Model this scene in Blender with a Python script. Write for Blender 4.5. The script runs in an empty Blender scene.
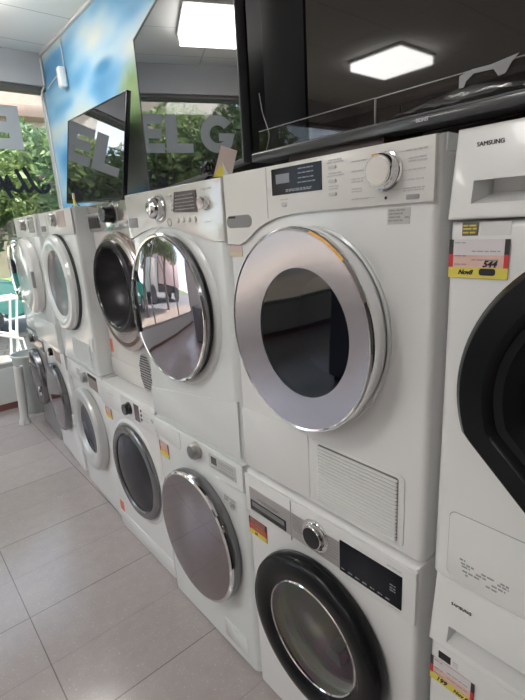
import bpy, bmesh, math, random
from mathutils import Vector, Matrix
random.seed(7)
PI = math.pi
C = bpy.context.scene.collection
SC = bpy.context.scene

# ------------------------------------------------------------------ camera
CAM = (-0.7597, -1.0334, 1.5801)
YAW, PITCH, ROLL, FPX = 0.6928, 0.2711, -0.0597, 457.0
def cam_axes():
    f = Vector((math.sin(YAW)*math.cos(PITCH), math.cos(YAW)*math.cos(PITCH), -math.sin(PITCH)))
    r = Vector((math.cos(YAW), -math.sin(YAW), 0)); u = r.cross(f)
    c, s = math.cos(ROLL), math.sin(ROLL)
    return c*r+s*u, -s*r+c*u, f
r_, u_, f_ = cam_axes()
cd = bpy.data.cameras.new('camera'); cam = bpy.data.objects.new('camera', cd); C.objects.link(cam)
M = Matrix((r_, u_, -f_)).transposed().to_4x4(); M.translation = CAM
cam.matrix_world = M
cd.sensor_fit = 'HORIZONTAL'; cd.sensor_width = 36; cd.lens = FPX/525*36
cd.clip_start = 0.02; cd.clip_end = 200
SC.camera = cam

# ------------------------------------------------------------------ world, sun, exposure
w = bpy.data.worlds.new('world'); SC.world = w; w.use_nodes = True
nt = w.node_tree; bg = nt.nodes['Background']
sky = nt.nodes.new('ShaderNodeTexSky'); sky.sky_type = 'HOSEK_WILKIE'
sky.sun_direction = Vector((-0.62, -0.08, 0.78)).normalized(); sky.turbidity = 4.0
hz = nt.nodes.new('ShaderNodeMix'); hz.data_type = 'RGBA'; hz.inputs[0].default_value = .5; hz.inputs[7].default_value = (.125, .12, .112, 1)
nt.links.new(sky.outputs[0], hz.inputs[6]); nt.links.new(hz.outputs[2], bg.inputs[0]); bg.inputs[1].default_value = 13.0
sd = bpy.data.lights.new('sun', 'SUN'); sd.energy = 11.0; sd.angle = 0.02; sd.color = (1, .95, .86)
sun = bpy.data.objects.new('sun', sd); C.objects.link(sun)
sun.rotation_euler = Vector((-0.62, -0.08, 0.78)).to_track_quat('Z', 'Y').to_euler()
PANEL_EMIT = 8.2
SC.view_settings.view_transform = 'Standard'; SC.view_settings.look = 'None'
SC.view_settings.gamma = 1.0; SC.view_settings.use_curve_mapping = False
SC.view_settings.exposure = 1.0
SC.cycles.max_bounces = 10; SC.cycles.transparent_max_bounces = 16
SC.cycles.caustics_reflective = False; SC.cycles.caustics_refractive = False
SC.cycles.sample_clamp_indirect = 4.0

# ------------------------------------------------------------------ materials
def mat(name, col, rough=.5, metal=0., coat=0., ior=1.5, emit=None, spec=None):
    m = bpy.data.materials.new(name); m.use_nodes = True
    b = m.node_tree.nodes['Principled BSDF']
    b.inputs['Base Color'].default_value = (*col, 1); b.inputs['Roughness'].default_value = rough
    b.inputs['Metallic'].default_value = metal; b.inputs['IOR'].default_value = ior
    b.inputs['Coat Weight'].default_value = coat; b.inputs['Coat Roughness'].default_value = .05
    if emit: b.inputs['Emission Color'].default_value = (*col, 1); b.inputs['Emission Strength'].default_value = emit
    return m
def nodes(m): return m.node_tree.nodes, m.node_tree.links, m.node_tree.nodes['Principled BSDF']
def clear(name, tint, ior=1.5, rough=.01, gl=(1, 1, 1)):
    m = bpy.data.materials.new(name); m.use_nodes = True; n = m.node_tree.nodes; l = m.node_tree.links
    n.clear(); o = n.new('ShaderNodeOutputMaterial'); mx = n.new('ShaderNodeMixShader'); lw = n.new('ShaderNodeLayerWeight'); lw.inputs[0].default_value = .5; fr = n.new('ShaderNodeMapRange'); pw = n.new('ShaderNodeMath'); pw.operation = 'POWER'; pw.inputs[1].default_value = 5
    t = n.new('ShaderNodeBsdfTransparent'); g = n.new('ShaderNodeBsdfGlossy')
    f0 = ((ior-1)/(ior+1))**2; fr.inputs[3].default_value = f0; fr.inputs[4].default_value = 1; l.new(lw.outputs['Facing'], pw.inputs[0]); l.new(pw.outputs[0], fr.inputs[0]); t.inputs[0].default_value = (*tint, 1); g.inputs[0].default_value = (*gl, 1); g.inputs[1].default_value = rough
    l.new(fr.outputs[0], mx.inputs[0]); l.new(t.outputs[0], mx.inputs[1]); l.new(g.outputs[0], mx.inputs[2]); l.new(mx.outputs[0], o.inputs[0])
    return m
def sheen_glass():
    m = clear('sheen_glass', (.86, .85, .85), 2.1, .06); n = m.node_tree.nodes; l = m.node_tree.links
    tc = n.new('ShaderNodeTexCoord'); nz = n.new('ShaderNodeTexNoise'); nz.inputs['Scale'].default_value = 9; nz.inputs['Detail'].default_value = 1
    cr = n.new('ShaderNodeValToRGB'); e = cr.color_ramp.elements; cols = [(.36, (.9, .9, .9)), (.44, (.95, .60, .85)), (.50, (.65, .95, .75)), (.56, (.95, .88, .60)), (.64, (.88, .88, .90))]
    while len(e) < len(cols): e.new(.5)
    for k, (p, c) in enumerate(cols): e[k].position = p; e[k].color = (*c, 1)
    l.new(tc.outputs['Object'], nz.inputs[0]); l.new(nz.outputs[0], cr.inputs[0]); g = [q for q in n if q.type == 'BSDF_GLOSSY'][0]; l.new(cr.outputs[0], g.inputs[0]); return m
def noise_mix(m, scale, c1, c2, detail=4, lo=.35, hi=.65, vec_scale=(1, 1, 1), bump=0):
    n, l, b = nodes(m)
    tc = n.new('ShaderNodeTexCoord'); mp = n.new('ShaderNodeMapping'); mp.inputs['Scale'].default_value = vec_scale
    nz = n.new('ShaderNodeTexNoise'); nz.inputs['Scale'].default_value = scale; nz.inputs['Detail'].default_value = detail
    cr = n.new('ShaderNodeValToRGB'); cr.color_ramp.elements[0].position = lo; cr.color_ramp.elements[1].position = hi
    cr.color_ramp.elements[0].color = (*c1, 1); cr.color_ramp.elements[1].color = (*c2, 1)
    l.new(tc.outputs['Object'], mp.inputs[0]); l.new(mp.outputs[0], nz.inputs[0]); l.new(nz.outputs[0], cr.inputs[0]); l.new(cr.outputs[0], b.inputs['Base Color'])
    if bump:
        bp = n.new('ShaderNodeBump'); bp.inputs[0].default_value = bump; l.new(nz.outputs[0], bp.inputs['Height']); l.new(bp.outputs[0], b.inputs['Normal'])
    return m
def enamel(name, col, rough=.28, coat=.35):
    m = mat(name, col, rough, coat=coat)
    return m
WHITE = enamel('white_enamel', (.78, .78, .775))
WHITE2 = enamel('cool_white_enamel', (.75, .775, .77), .22, .5)
WARM = enamel('warm_white_enamel', (.76, .73, .70), .2, .6)
PANELW = mat('panel_plastic', (.74, .73, .70), .32, coat=.2)
GLOSSPANEL = mat('gloss_panel', (.66, .65, .62), .12, coat=.8)
SILVER = mat('silver_plastic', (.52, .50, .48), .3, metal=.75)
DARKSTEEL = mat('graphite_steel', (.24, .235, .245), .22, metal=.85)
CHROME = mat('chrome', (.82, .82, .83), .07, metal=1)
STEEL = mat('drum_steel', (.52, .52, .54), .28, metal=1)
BLACK = mat('black_plastic', (.012, .012, .014), .22, coat=.4)
SATINBLACK = mat('satin_black', (.008, .009, .010), .25, ior=1.32)
MATBLACK = mat('matt_black', (.018, .018, .02), .55)
RUBBER = mat('rubber', (.06, .06, .065), .6)
GREYRUB = mat('grey_rubber', (.32, .32, .33), .55)
DISPLAY = mat('display_glass', (.010, .011, .016), .08, ior=1.2)
DISPTXT = mat('display_marks', (.28, .30, .34), .4)
INK = mat('ink', (.02, .02, .025), .6)
PRINT = mat('grey_print', (.33, .33, .33), .6)
PALEPRINT = mat('pale_print', (.55, .55, .54), .6)
MIRRORFACE = mat('silvered_door', (.47, .44, .465), .16, metal=.8)
PURPLE = mat('smoked_mirror', (.40, .365, .40), .02, metal=.92)
FLOORMIR = mat('tinted_mirror', (.36, .32, .345), .03, metal=.92)
ROSE = mat('rose_silver', (.66, .58, .555), .14, metal=.8)
TINTG = clear('smoked_glass', (.22, .23, .28), 1.5)
CLEARG = clear('clear_glass', (.80, .80, .80), 1.5)
ACRYL = clear('acrylic', (.84, .82, .82), 1.25, .01)
PANE = clear('window_glass', (.93, .95, .94), 1.45)
BLUEGLASS = mat('blue_black_glass', (.035, .04, .06), .06, coat=.6)
CHARC = mat('charcoal_interior', (.05, .056, .075), .35)
TAGW = mat('tag_white', (.70, .66, .68), .5); TAGP = mat('tag_pink', (.74, .50, .44), .5)
TAGY = mat('tag_yellow', (.72, .62, .10), .5); TAGK = mat('tag_black', (.03, .03, .03), .5); TAGR = mat('tag_red', (.6, .04, .05), .5)
TAGO = mat('tag_orange', (.82, .40, .06), .4)
TAGRED = mat('tag_deep_red', (.50, .10, .05), .5); TAGBR = mat('tag_brick', (.30, .12, .09), .5); TAGOR = mat('tag_apricot', (.78, .42, .22), .5)
PAPER = mat('paper', (.78, .76, .72), .6)
SCREEN = mat('screen_glass', (.01, .01, .012), .015, ior=3.1)
SCREEN_D = mat('dark_screen_glass', (.012, .010, .009), .03, ior=1.62)
DEEPBLACK = mat('deep_black', (.004, .004, .005), .4, ior=1.2)
FRAMEK = mat('tv_frame', (.015, .015, .017), .25)
FRAMEG = mat('tv_frame_grey', (.10, .10, .105), .35, metal=.5)

# ------------------------------------------------------------------ mesh helpers
def finish(bm, angle=35):
    bmesh.ops.recalc_face_normals(bm, faces=bm.faces)
    lim = math.radians(angle)
    for e in bm.edges:
        if len(e.link_faces) == 2 and e.calc_face_angle(0) > lim: e.smooth = False
    for f in bm.faces: f.smooth = True
def obj(name, bm, m, parent=None, label=None, flat=False):
    if not flat: finish(bm)
    me = bpy.data.meshes.new(name); bm.to_mesh(me); bm.free()
    o = bpy.data.objects.new(name, me); C.objects.link(o)
    for mm in (m if isinstance(m, (list, tuple)) else [m]): me.materials.append(mm)
    if parent: o.parent = parent
    if label: o['label'] = label
    return o
def struct(name, bm, m):
    o = obj(name, bm, m); o['kind'] = 'structure'; return o
def thing(name, label, cat, loc=(0, 0, 0), rot=(0, 0, 0), group=None):
    o = bpy.data.objects.new(name, None); C.objects.link(o); o.empty_display_size = .05
    o.location = loc; o.rotation_euler = rot; o['label'] = label; o['category'] = cat
    if group: o['group'] = group
    return o
def tag(o, label, cat, group=None, kind=None):
    o['label'] = label; o['category'] = cat
    if group: o['group'] = group
    if kind: o['kind'] = kind
    return o
def B(): return bmesh.new()
def box(bm, x0, x1, y0, y1, z0, z1, bev=0, seg=2):
    vs = [bm.verts.new((x, y, z)) for x in (x0, x1) for y in (y0, y1) for z in (z0, z1)]
    q = [(0, 1, 3, 2), (4, 6, 7, 5), (0, 4, 5, 1), (2, 3, 7, 6), (0, 2, 6, 4), (1, 5, 7, 3)]
    fs = [bm.faces.new([vs[i] for i in f]) for f in q]
    if bev:
        es = list({e for f in fs for e in f.edges})
        bmesh.ops.bevel(bm, geom=es, offset=bev, segments=seg, affect='EDGES', profile=.5)
    return bm
def prism(bm, pts, y0, y1, bev=0, seg=2, front_only=True):
    """polygon of (x,z) pushed from y0 (front) to y1"""
    a = [bm.verts.new((x, y0, z)) for x, z in pts]; b = [bm.verts.new((x, y1, z)) for x, z in pts]
    f0 = bm.faces.new(a); bm.faces.new(b[::-1]); n = len(pts)
    for i in range(n): bm.faces.new((a[i], b[i], b[(i+1) % n], a[(i+1) % n]))
    if bev: bmesh.ops.bevel(bm, geom=list(f0.edges), offset=bev, segments=seg, affect='EDGES', profile=.5)
    return bm
def lathe(bm, prof, cx, cz, n=72, shape=None, cap_first=False, cap_last=False, sx=1, sz=1, oy=0):
    """profile [(r,y)] turned about the local y axis at (cx,cz); shape(angle)->radius factor"""
    rings = []
    for r, y in prof:
        if r < 1e-6: rings.append([bm.verts.new((cx, y+oy, cz))]); continue
        ring = []
        for k in range(n):
            a = 2*PI*k/n; s = shape(a) if shape else 1
            ring.append(bm.verts.new((cx+sx*r*s*math.cos(a), y+oy, cz+sz*r*s*math.sin(a))))
        rings.append(ring)
    for A, D in zip(rings, rings[1:]):
        for k in range(n):
            k2 = (k+1) % n
            if len(A) == 1: bm.faces.new((A[0], D[k], D[k2]))
            elif len(D) == 1: bm.faces.new((A[k], A[k2], D[0]))
            else: bm.faces.new((A[k], A[k2], D[k2], D[k]))
    if cap_first and len(rings[0]) > 1: bm.faces.new(rings[0])
    if cap_last and len(rings[-1]) > 1: bm.faces.new(rings[-1])
    return bm
def annulus(bm, c1, r1, y1, c2, r2, y2, sx=1, n=96):
    A = [bm.verts.new((c1[0]+sx*r1*math.cos(2*PI*k/n), y1, c1[1]+r1*math.sin(2*PI*k/n))) for k in range(n)]
    D = [bm.verts.new((c2[0]+sx*r2*math.cos(2*PI*k/n), y2, c2[1]+r2*math.sin(2*PI*k/n))) for k in range(n)]
    for k in range(n): bm.faces.new((A[k], A[(k+1) % n], D[(k+1) % n], D[k]))
    return bm
def vlathe(bm, prof, n=48):
    """profile [(r,z)] turned about the local z axis"""
    rings = []
    for r, z in prof:
        if r < 1e-6: rings.append([bm.verts.new((0, 0, z))])
        else: rings.append([bm.verts.new((r*math.cos(2*PI*k/n), r*math.sin(2*PI*k/n), z)) for k in range(n)])
    for A, D in zip(rings, rings[1:]):
        for k in range(n):
            k2 = (k+1) % n
            if len(A) == 1: bm.faces.new((A[0], D[k], D[k2]))
            elif len(D) == 1: bm.faces.new((A[k], A[k2], D[0]))
            else: bm.faces.new((A[k], A[k2], D[k2], D[k]))
    return bm
def tube(bm, pts, r, n=8, closed=False, flat=None):
    pts = [Vector(p) for p in pts]; rings = []; m = len(pts)
    up = Vector((0, 0, 1))
    for i, p in enumerate(pts):
        a = pts[i-1] if (i or closed) else p; b = pts[(i+1) % m] if (i < m-1 or closed) else p
        t = (b-a).normalized(); ref = up if abs(t.dot(up)) < .95 else Vector((1, 0, 0))
        if flat is not None: ref = Vector(flat)
        s = t.cross(ref).normalized(); q = s.cross(t)
        k1 = r if flat is None else r; k2 = r if flat is None else .0015
        rings.append([bm.verts.new(p+s*k1*math.cos(2*PI*k/n)+q*k2*math.sin(2*PI*k/n)) for k in range(n)])
    for i in range(m-1 if not closed else m):
        A, D = rings[i], rings[(i+1) % m]
        for k in range(n): bm.faces.new((A[k], A[(k+1) % n], D[(k+1) % n], D[k]))
    if not closed: bm.faces.new(rings[0][::-1]); bm.faces.new(rings[-1])
    return bm
def smooth_path(pts, n=6):
    pts = [Vector(p) for p in pts]; out = []
    for i in range(len(pts)-1):
        p0 = pts[max(i-1, 0)]; p1 = pts[i]; p2 = pts[i+1]; p3 = pts[min(i+2, len(pts)-1)]
        for k in range(n):
            t = k/n
            out.append(.5*((2*p1)+(p2-p0)*t+(2*p0-5*p1+4*p2-p3)*t*t+(3*p1-p0-3*p2+p3)*t**3))
    out.append(pts[-1]); return out
def rrect(x0, x1, z0, z1, r, n=5):
    out = []
    for cx, cz, a0 in ((x1-r, z1-r, 0), (x0+r, z1-r, PI/2), (x0+r, z0+r, PI), (x1-r, z0+r, 1.5*PI)):
        for k in range(n+1):
            a = a0+PI/2*k/n; out.append((cx+r*math.cos(a), cz+r*math.sin(a)))
    return out
def text_bm(s, size, shear=0, ext=.0006, bold=0):
    cu = bpy.data.curves.new('t', 'FONT'); cu.body = s; cu.size = size; cu.extrude = ext; cu.shear = shear
    cu.align_x = 'CENTER'; cu.align_y = 'CENTER'; cu.resolution_u = 3; cu.offset = bold
    o = bpy.data.objects.new('t', cu); C.objects.link(o)
    dg = bpy.context.evaluated_depsgraph_get(); me = bpy.data.meshes.new_from_object(o.evaluated_get(dg))
    bm = B(); bm.from_mesh(me); bpy.data.objects.remove(o); bpy.data.curves.remove(cu); bpy.data.meshes.remove(me)
    return bm
def text(name, s, size, x, y, z, m, parent, shear=0, bold=0, rot=0, sx=1):
    """writing lying on a front that looks towards local -y"""
    bm = text_bm(s, size, shear, bold=bold)
    bmesh.ops.transform(bm, matrix=Matrix.Translation((x, y, z)) @ Matrix.Rotation(rot, 4, 'Y') @ Matrix.Rotation(PI/2, 4, 'X') @ Matrix.Diagonal((sx, 1, 1, 1)), verts=bm.verts)
    return obj(name, bm, m, parent, flat=True)
def marks(name, rows, y, m, parent, h=.003):
    """rows of tiny illegible print, each (x0,x1,z)"""
    bm = B()
    for x0, x1, z in rows:
        x = x0
        while x < x1-.001:
            wd = min(random.uniform(.006, .014), x1-x); box(bm, x, x+wd, y-.0006, y, z-h/2, z+h/2); x += wd+.0022
    return obj(name, bm, m, parent, flat=True)

# ------------------------------------------------------------------ appliance helpers
def ray_rect(cx, cz, a, x0, x1, z0, z1):
    dx, dz = math.cos(a), math.sin(a); t = 1e9
    if dx > 1e-9: t = min(t, (x1-cx)/dx)
    if dx < -1e-9: t = min(t, (x0-cx)/dx)
    if dz > 1e-9: t = min(t, (z1-cz)/dz)
    if dz < -1e-9: t = min(t, (z0-cz)/dz)
    return cx+dx*t, cz+dz*t
def cabinet(W, H, D, hole, cup=.16, bev=.014, z0=.0, r_in=None, feet=True):
    """a body with a rounded front edge and a real round opening with a tub behind it"""
    bm = B(); cx, cz, r = hole
    X0, X1, Z0, Z1 = -W/2, W/2, z0, H
    ang = sorted([2*PI*k/72 for k in range(72)] + [math.atan2(z-cz, x-cx) % (2*PI) for x in (X0, X1) for z in (Z0, Z1)])
    rings = []
    def circ(rad, y): rings.append([(cx+rad*math.cos(a), y, cz+rad*math.sin(a)) for a in ang])
    def rect(ins, y):
        ring = []
        for a in ang:
            x, z = ray_rect(cx, cz, a, X0, X1, Z0, Z1)
            x = min(max(x, X0+ins), X1-ins); z = min(max(z, Z0+ins*.15), Z1-ins); ring.append((x, y, z))
        rings.append(ring)
    circ(r*.92, cup); circ(r*.96, .03); circ(r, 0)
    for k in range(5):
        t = PI/2*k/4; rect(bev*(1-math.sin(t)), bev*(1-math.cos(t)))
    rect(0, D-.01); rect(.01, D)
    V = [[bm.verts.new(p) for p in ring] for ring in rings]; n = len(ang)
    for A, E in zip(V, V[1:]):
        for k in range(n):
            try: bm.faces.new((A[k], A[(k+1) % n], E[(k+1) % n], E[k]))
            except ValueError: pass
    bm.faces.new(V[0]); bm.faces.new(V[-1])
    bmesh.ops.remove_doubles(bm, verts=bm.verts, dist=1e-5)
    return bm
MACH = []
def machine(kind, label, right, rot, z, W, H, D, hole, bodymat, group, cup=.16, bev=.014, feet=True, BH=None):
    """right = (x,y) of the near front corner; rot = degrees the far end turns back from the row"""
    r = math.radians(rot); c = (right[0]+W/2*math.sin(r), right[1]+W/2*math.cos(r), z)
    t = thing(kind, label, 'dryer' if 'dryer' in kind else 'washing machine', c, (0, 0, -PI/2-r), group)
    obj('body', cabinet(W, BH or H, D, hole, cup, bev, .002 if feet else 0), bodymat, t)
    if feet:
        for sx in (-1, 1):
            for y in (.06, D-.06):
                bm = B(); vl = vlathe(bm, [(0, 0), (.022, 0), (.02, .003), (0, .003)], 16)
                bmesh.ops.translate(bm, vec=(sx*(W/2-.06), y, 0), verts=bm.verts); obj('foot', bm, RUBBER, t)
    return t
def part(t, name, bm, m, label=None, flat=False): return obj(name, bm, m, t, label, flat)
def dial(t, x, z, r, depth, m, y=0, ringmat=None, cap=None, name='dial'):
    d = part(t, name, lathe(B(), [(r*1.12, y+.001), (r*1.12, y-.004), (r, y-.005), (r*.97, y-depth+.003), (r*.9, y-depth), (0, y-depth)], x, z, 40), m)
    if cap: part(d, 'dial_cap', lathe(B(), [(r*.8, y-depth+.001), (r*.8, y-depth-.0012), (0, y-depth-.0015)], x, z, 40), cap)
    if ringmat: part(d, 'dial_ring', lathe(B(), [(r*1.3, y+.001), (r*1.3, y-.003), (r*1.13, y-.003), (r*1.13, y+.001)], x, z, 40), ringmat)
    return d
def price_tag(t, x, z, w, h, y, words=(), mid=None, top=None):
    g = part(t, 'price_tag', box(B(), x-w/2, x+w/2, y-.001, y, z-h/2, z+h/2), mid or TAGP, 'price tag with black, red and yellow edges', True)
    e = w*.075
    obj('tag_top', box(B(), x-w/2+e, x+w/2-e, y-.0016, y-.0005, z+h*.1, z+h/2), top or TAGW, g, flat=True)
    obj('tag_stripe', box(B(), x-w/2, x+w/2, y-.0018, y-.0005, z-h/2, z-h*.22), TAGY, g, flat=True)
    for s in (-1, 1):
        xa = x+s*(w/2-e/2)
        obj('tag_edge', box(B(), xa-e/2, xa+e/2, y-.0018, y-.0005, z+h*.12, z+h/2), TAGK, g, flat=True)
        obj('tag_edge', box(B(), xa-e/2, xa+e/2, y-.0018, y-.0005, z-h*.22, z+h*.12), TAGR, g, flat=True)
    marks('tag_print', [(x-w*.4, x-w*.22, z+h*.42), (x-w*.4, x-w*.2, z+h*.08), (x-w*.4, x-w*.18, z-h*.14), (x-w*.1, x+w*.36, z+h*.2), (x-w*.1, x+w*.36, z-h*.02)], y-.0018, PRINT, g, h*.025)
    for s, sz, dx, dz, sh in words:
        text('tag_writing', s, sz, x+dx*w, y-.002, z+dz*h, INK, g, shear=sh, bold=.0004)
    return g
def grille(t, name, x0, x1, z0, z1, n, m, y=0):
    bm = B()
    for k in range(n):
        z = z0+(z1-z0)*(k+.5)/n; hh = (z1-z0)/n
        vs = [(y-.001, -hh*.40), (y-.008, -hh*.1), (y-.007, hh*.1), (y-.001, hh*.22)]
        A = [bm.verts.new((x0, a, z+b)) for a, b in vs]; E = [bm.verts.new((x1, a, z+b)) for a, b in vs]
        for i in range(3): bm.faces.new((A[i], E[i], E[i+1], A[i+1]))
        bm.faces.new(A); bm.faces.new(E[::-1])
    return part(t, name, bm, m)
def drum(t, hole, cup, m=STEEL, fins=True):
    cx, cz, r = hole
    d = part(t, 'drum', lathe(B(), [(r*.95, .035), (r*.93, .05), (r*.9, cup-.02), (r*.86, cup-.012), (r*.3, cup-.006), (0, cup-.006)], cx, cz, 64), m)
    part(t, 'door_gasket', lathe(B(), [(r*.99, .004), (r*.97, -.004), (r*.93, .0), (r*.9, .02), (r*.93, .034), (r*.97, .034)], cx, cz, 64), GREYRUB)
    return d

# ================================================================== the room
X_WALL, Y_WIN, Z_CEIL, X_LEFT, Y_BACK = .80, 3.70, 3.12, -4.8, -4.2
def floor_mat():
    m = mat('floor_tiles', (.3, .28, .28), .22, coat=.0); n, l, b = nodes(m)
    tc = n.new('ShaderNodeTexCoord'); sp = n.new('ShaderNodeSeparateXYZ'); l.new(tc.outputs['Object'], sp.inputs[0])
    def mth(op, a, b2=None, c=None):
        k = n.new('ShaderNodeMath'); k.operation = op
        for i, v in enumerate((a, b2, c)):
            if v is None: continue
            if isinstance(v, (int, float)): k.inputs[i].default_value = v
            else: l.new(v, k.inputs[i])
        return k.outputs[0]
    xs = mth('DIVIDE', mth('ADD', sp.outputs[0], .557+12), .6); ys = mth('DIVIDE', mth('ADD', sp.outputs[1], 12-.285), .3)
    fx, fy = mth('FRACT', xs), mth('FRACT', ys); ix, iy = mth('FLOOR', xs), mth('FLOOR', ys)
    ex = mth('ABSOLUTE', mth('SUBTRACT', fx, .5)); ey = mth('ABSOLUTE', mth('SUBTRACT', fy, .5))
    jx = mth('GREATER_THAN', ex, .5-.0022/.6); jy = mth('GREATER_THAN', ey, .5-.0022/.3)
    # every second cross joint is fainter
    par = mth('MODULO', mth('FLOOR', mth('ADD', ys, .5)), 2)
    jy2 = mth('MULTIPLY', jy, mth('ADD', mth('MULTIPLY', mth('SUBTRACT', 1, par), .72), .28))
    j = mth('MAXIMUM', jx, jy2)
    cb = n.new('ShaderNodeCombineXYZ'); l.new(ix, cb.inputs[0]); l.new(mth('FLOOR', mth('DIVIDE', mth('ADD', iy, 0), 2)), cb.inputs[1])
    wn = n.new('ShaderNodeTexWhiteNoise'); wn.noise_dimensions = '2D'; l.new(cb.outputs[0], wn.inputs[0])
    nz = n.new('ShaderNodeTexNoise'); nz.inputs['Scale'].default_value = 14; nz.inputs['Detail'].default_value = 12; nz.inputs['Roughness'].default_value = .72; l.new(tc.outputs['Object'], nz.inputs[0])
    sp2 = n.new('ShaderNodeTexNoise'); sp2.inputs['Scale'].default_value = 130; sp2.inputs['Detail'].default_value = 3; l.new(tc.outputs['Object'], sp2.inputs[0])
    fleck = mth('MULTIPLY', mth('GREATER_THAN', sp2.outputs[0], .66), .17)
    v = mth('ADD', mth('ADD', .385, mth('MULTIPLY', wn.outputs[0], .05)), mth('ADD', mth('MULTIPLY', mth('SUBTRACT', nz.outputs[0], .5), .13), fleck))
    v = mth('MULTIPLY', v, mth('SUBTRACT', 1, mth('MULTIPLY', j, .55)))
    cr = n.new('ShaderNodeCombineColor'); l.new(mth('MULTIPLY', v, 1.03), cr.inputs[0]); l.new(mth('MULTIPLY', v, .915), cr.inputs[1]); l.new(mth('MULTIPLY', v, .89), cr.inputs[2])
    l.new(cr.outputs[0], b.inputs['Base Color'])
    l.new(mth('ADD', .06, mth('MULTIPLY', nz.outputs[0], .2)), b.inputs['Roughness'])
    return m
struct('floor', box(B(), X_LEFT, X_WALL, Y_BACK, Y_WIN+.14, -.1, 0), floor_mat())
def ceil_mat():
    m = mat('ceiling_board', (.74, .74, .72), .85); n, l, b = nodes(m)
    tc = n.new('ShaderNodeTexCoord'); br = n.new('ShaderNodeTexBrick'); mp = n.new('ShaderNodeMapping')
    mp.inputs['Location'].default_value = (.1, .17, 0)
    br.offset = 0; br.inputs['Scale'].default_value = 1; br.inputs['Brick Width'].default_value = 1.2; br.inputs['Row Height'].default_value = .6
    br.inputs['Mortar Size'].default_value = .004; br.inputs['Color1'].default_value = br.inputs['Color2'].default_value = (.88, .87, .84, 1); br.inputs['Mortar'].default_value = (.45, .45, .44, 1)
    l.new(tc.outputs['Object'], mp.inputs[0]); l.new(mp.outputs[0], br.inputs[0]); l.new(br.outputs[0], b.inputs['Base Color'])
    return m
struct('ceiling', box(B(), X_LEFT, X_WALL+.2, Y_BACK, Y_WIN+.14, Z_CEIL, Z_CEIL+.12), ceil_mat())
def mural_mat():
    m = mat('mural', (.3, .5, .7), .5); n, l, b = nodes(m)
    tc = n.new('ShaderNodeTexCoord')
    def noise(scale, vs, rot, loc=(0, 0, 0)):
        mp = n.new('ShaderNodeMapping'); mp.inputs['Scale'].default_value = vs; mp.inputs['Rotation'].default_value = rot; mp.inputs['Location'].default_value = loc
        z = n.new('ShaderNodeTexNoise'); z.inputs['Scale'].default_value = scale; z.inputs['Detail'].default_value = 2; z.inputs['Roughness'].default_value = .4
        l.new(tc.outputs['Object'], mp.inputs[0]); l.new(mp.outputs[0], z.inputs[0]); return z.outputs[0]
    def ramp(v, stops):
        c = n.new('ShaderNodeValToRGB'); e = c.color_ramp.elements
        while len(e) < len(stops): e.new(.5)
        for k, (p, col) in enumerate(stops): e[k].position = p; e[k].color = (*col, 1)
        l.new(v, c.inputs[0]); return c.outputs[0]
    skyc = ramp(noise(1.7, (1, .62, 1.7), (.12, 0, 0), (0, .35, .15)), [(.28, (.06, .25, .53)), (.40, (.20, .48, .74)), (.49, (.46, .66, .78)), (.62, (.74, .75, .67))])
    sp = n.new('ShaderNodeSeparateXYZ'); l.new(tc.outputs['Object'], sp.inputs[0])
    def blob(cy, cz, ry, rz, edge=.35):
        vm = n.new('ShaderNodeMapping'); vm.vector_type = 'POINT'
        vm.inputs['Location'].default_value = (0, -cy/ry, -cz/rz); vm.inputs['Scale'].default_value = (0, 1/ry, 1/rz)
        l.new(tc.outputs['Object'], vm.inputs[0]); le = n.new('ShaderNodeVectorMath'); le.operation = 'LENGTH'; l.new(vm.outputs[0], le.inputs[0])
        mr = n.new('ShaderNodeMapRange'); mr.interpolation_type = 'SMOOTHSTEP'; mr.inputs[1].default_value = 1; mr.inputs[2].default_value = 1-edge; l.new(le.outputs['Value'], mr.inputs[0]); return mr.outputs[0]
    def over(fac, a, bcol):
        mx = n.new('ShaderNodeMix'); mx.data_type = 'RGBA'; l.new(fac, mx.inputs[0]); l.new(a, mx.inputs[6])
        if isinstance(bcol, tuple): mx.inputs[7].default_value = (*bcol, 1)
        else: l.new(bcol, mx.inputs[7])
        return mx.outputs[2]
    green = ramp(noise(4, (1, 1, 1), (0, 0, 0)), [(.35, (.14, .30, .08)), (.6, (.32, .46, .20))])
    c = over(blob(2.42, 2.70, .24, .075, .8), skyc, (.06, .27, .50))
    c = over(blob(1.98, 2.40, .34, .30, .6), c, green)
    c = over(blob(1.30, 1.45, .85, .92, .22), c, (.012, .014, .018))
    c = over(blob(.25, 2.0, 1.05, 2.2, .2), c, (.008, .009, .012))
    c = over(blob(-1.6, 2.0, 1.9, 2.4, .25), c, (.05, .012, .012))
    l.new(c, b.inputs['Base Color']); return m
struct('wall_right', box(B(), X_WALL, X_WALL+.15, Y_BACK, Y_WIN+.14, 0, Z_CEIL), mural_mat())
WALLP = noise_mix(mat('wall_paint', (.6, .58, .55), .8), 1.5, (.74, .71, .68), (.80, .77, .74))
struct('wall_left', box(B(), X_LEFT-.15, X_LEFT, Y_BACK, Y_WIN+.14, 0, Z_CEIL), WALLP)
struct('wall_back', box(B(), X_LEFT, X_WALL, Y_BACK-.15, Y_BACK, 0, Z_CEIL), noise_mix(mat('wall_dim_rear', (.1, .1, .1), .8), 1.5, (.085, .08, .08), (.12, .115, .11)))  # dark tone stands in for the dimness at the rear of the shop
GREYB = mat('beam_grey', (.46, .46, .47), .6)
struct('beam', box(B(), X_LEFT, X_WALL, Y_WIN-.06, Y_WIN+.14, 2.86, Z_CEIL), GREYB)
struct('trim_1', box(B(), X_LEFT, X_WALL, Y_WIN-.03, Y_WIN+.14, 2.83, 2.86), mat('frame_dark', (.12, .11, .105), .5))
struct('wall_front', box(B(), X_LEFT, X_WALL, Y_WIN, Y_WIN+.14, .06, .40), mat('sill_panel', (.70, .73, .72), .35))
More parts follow.
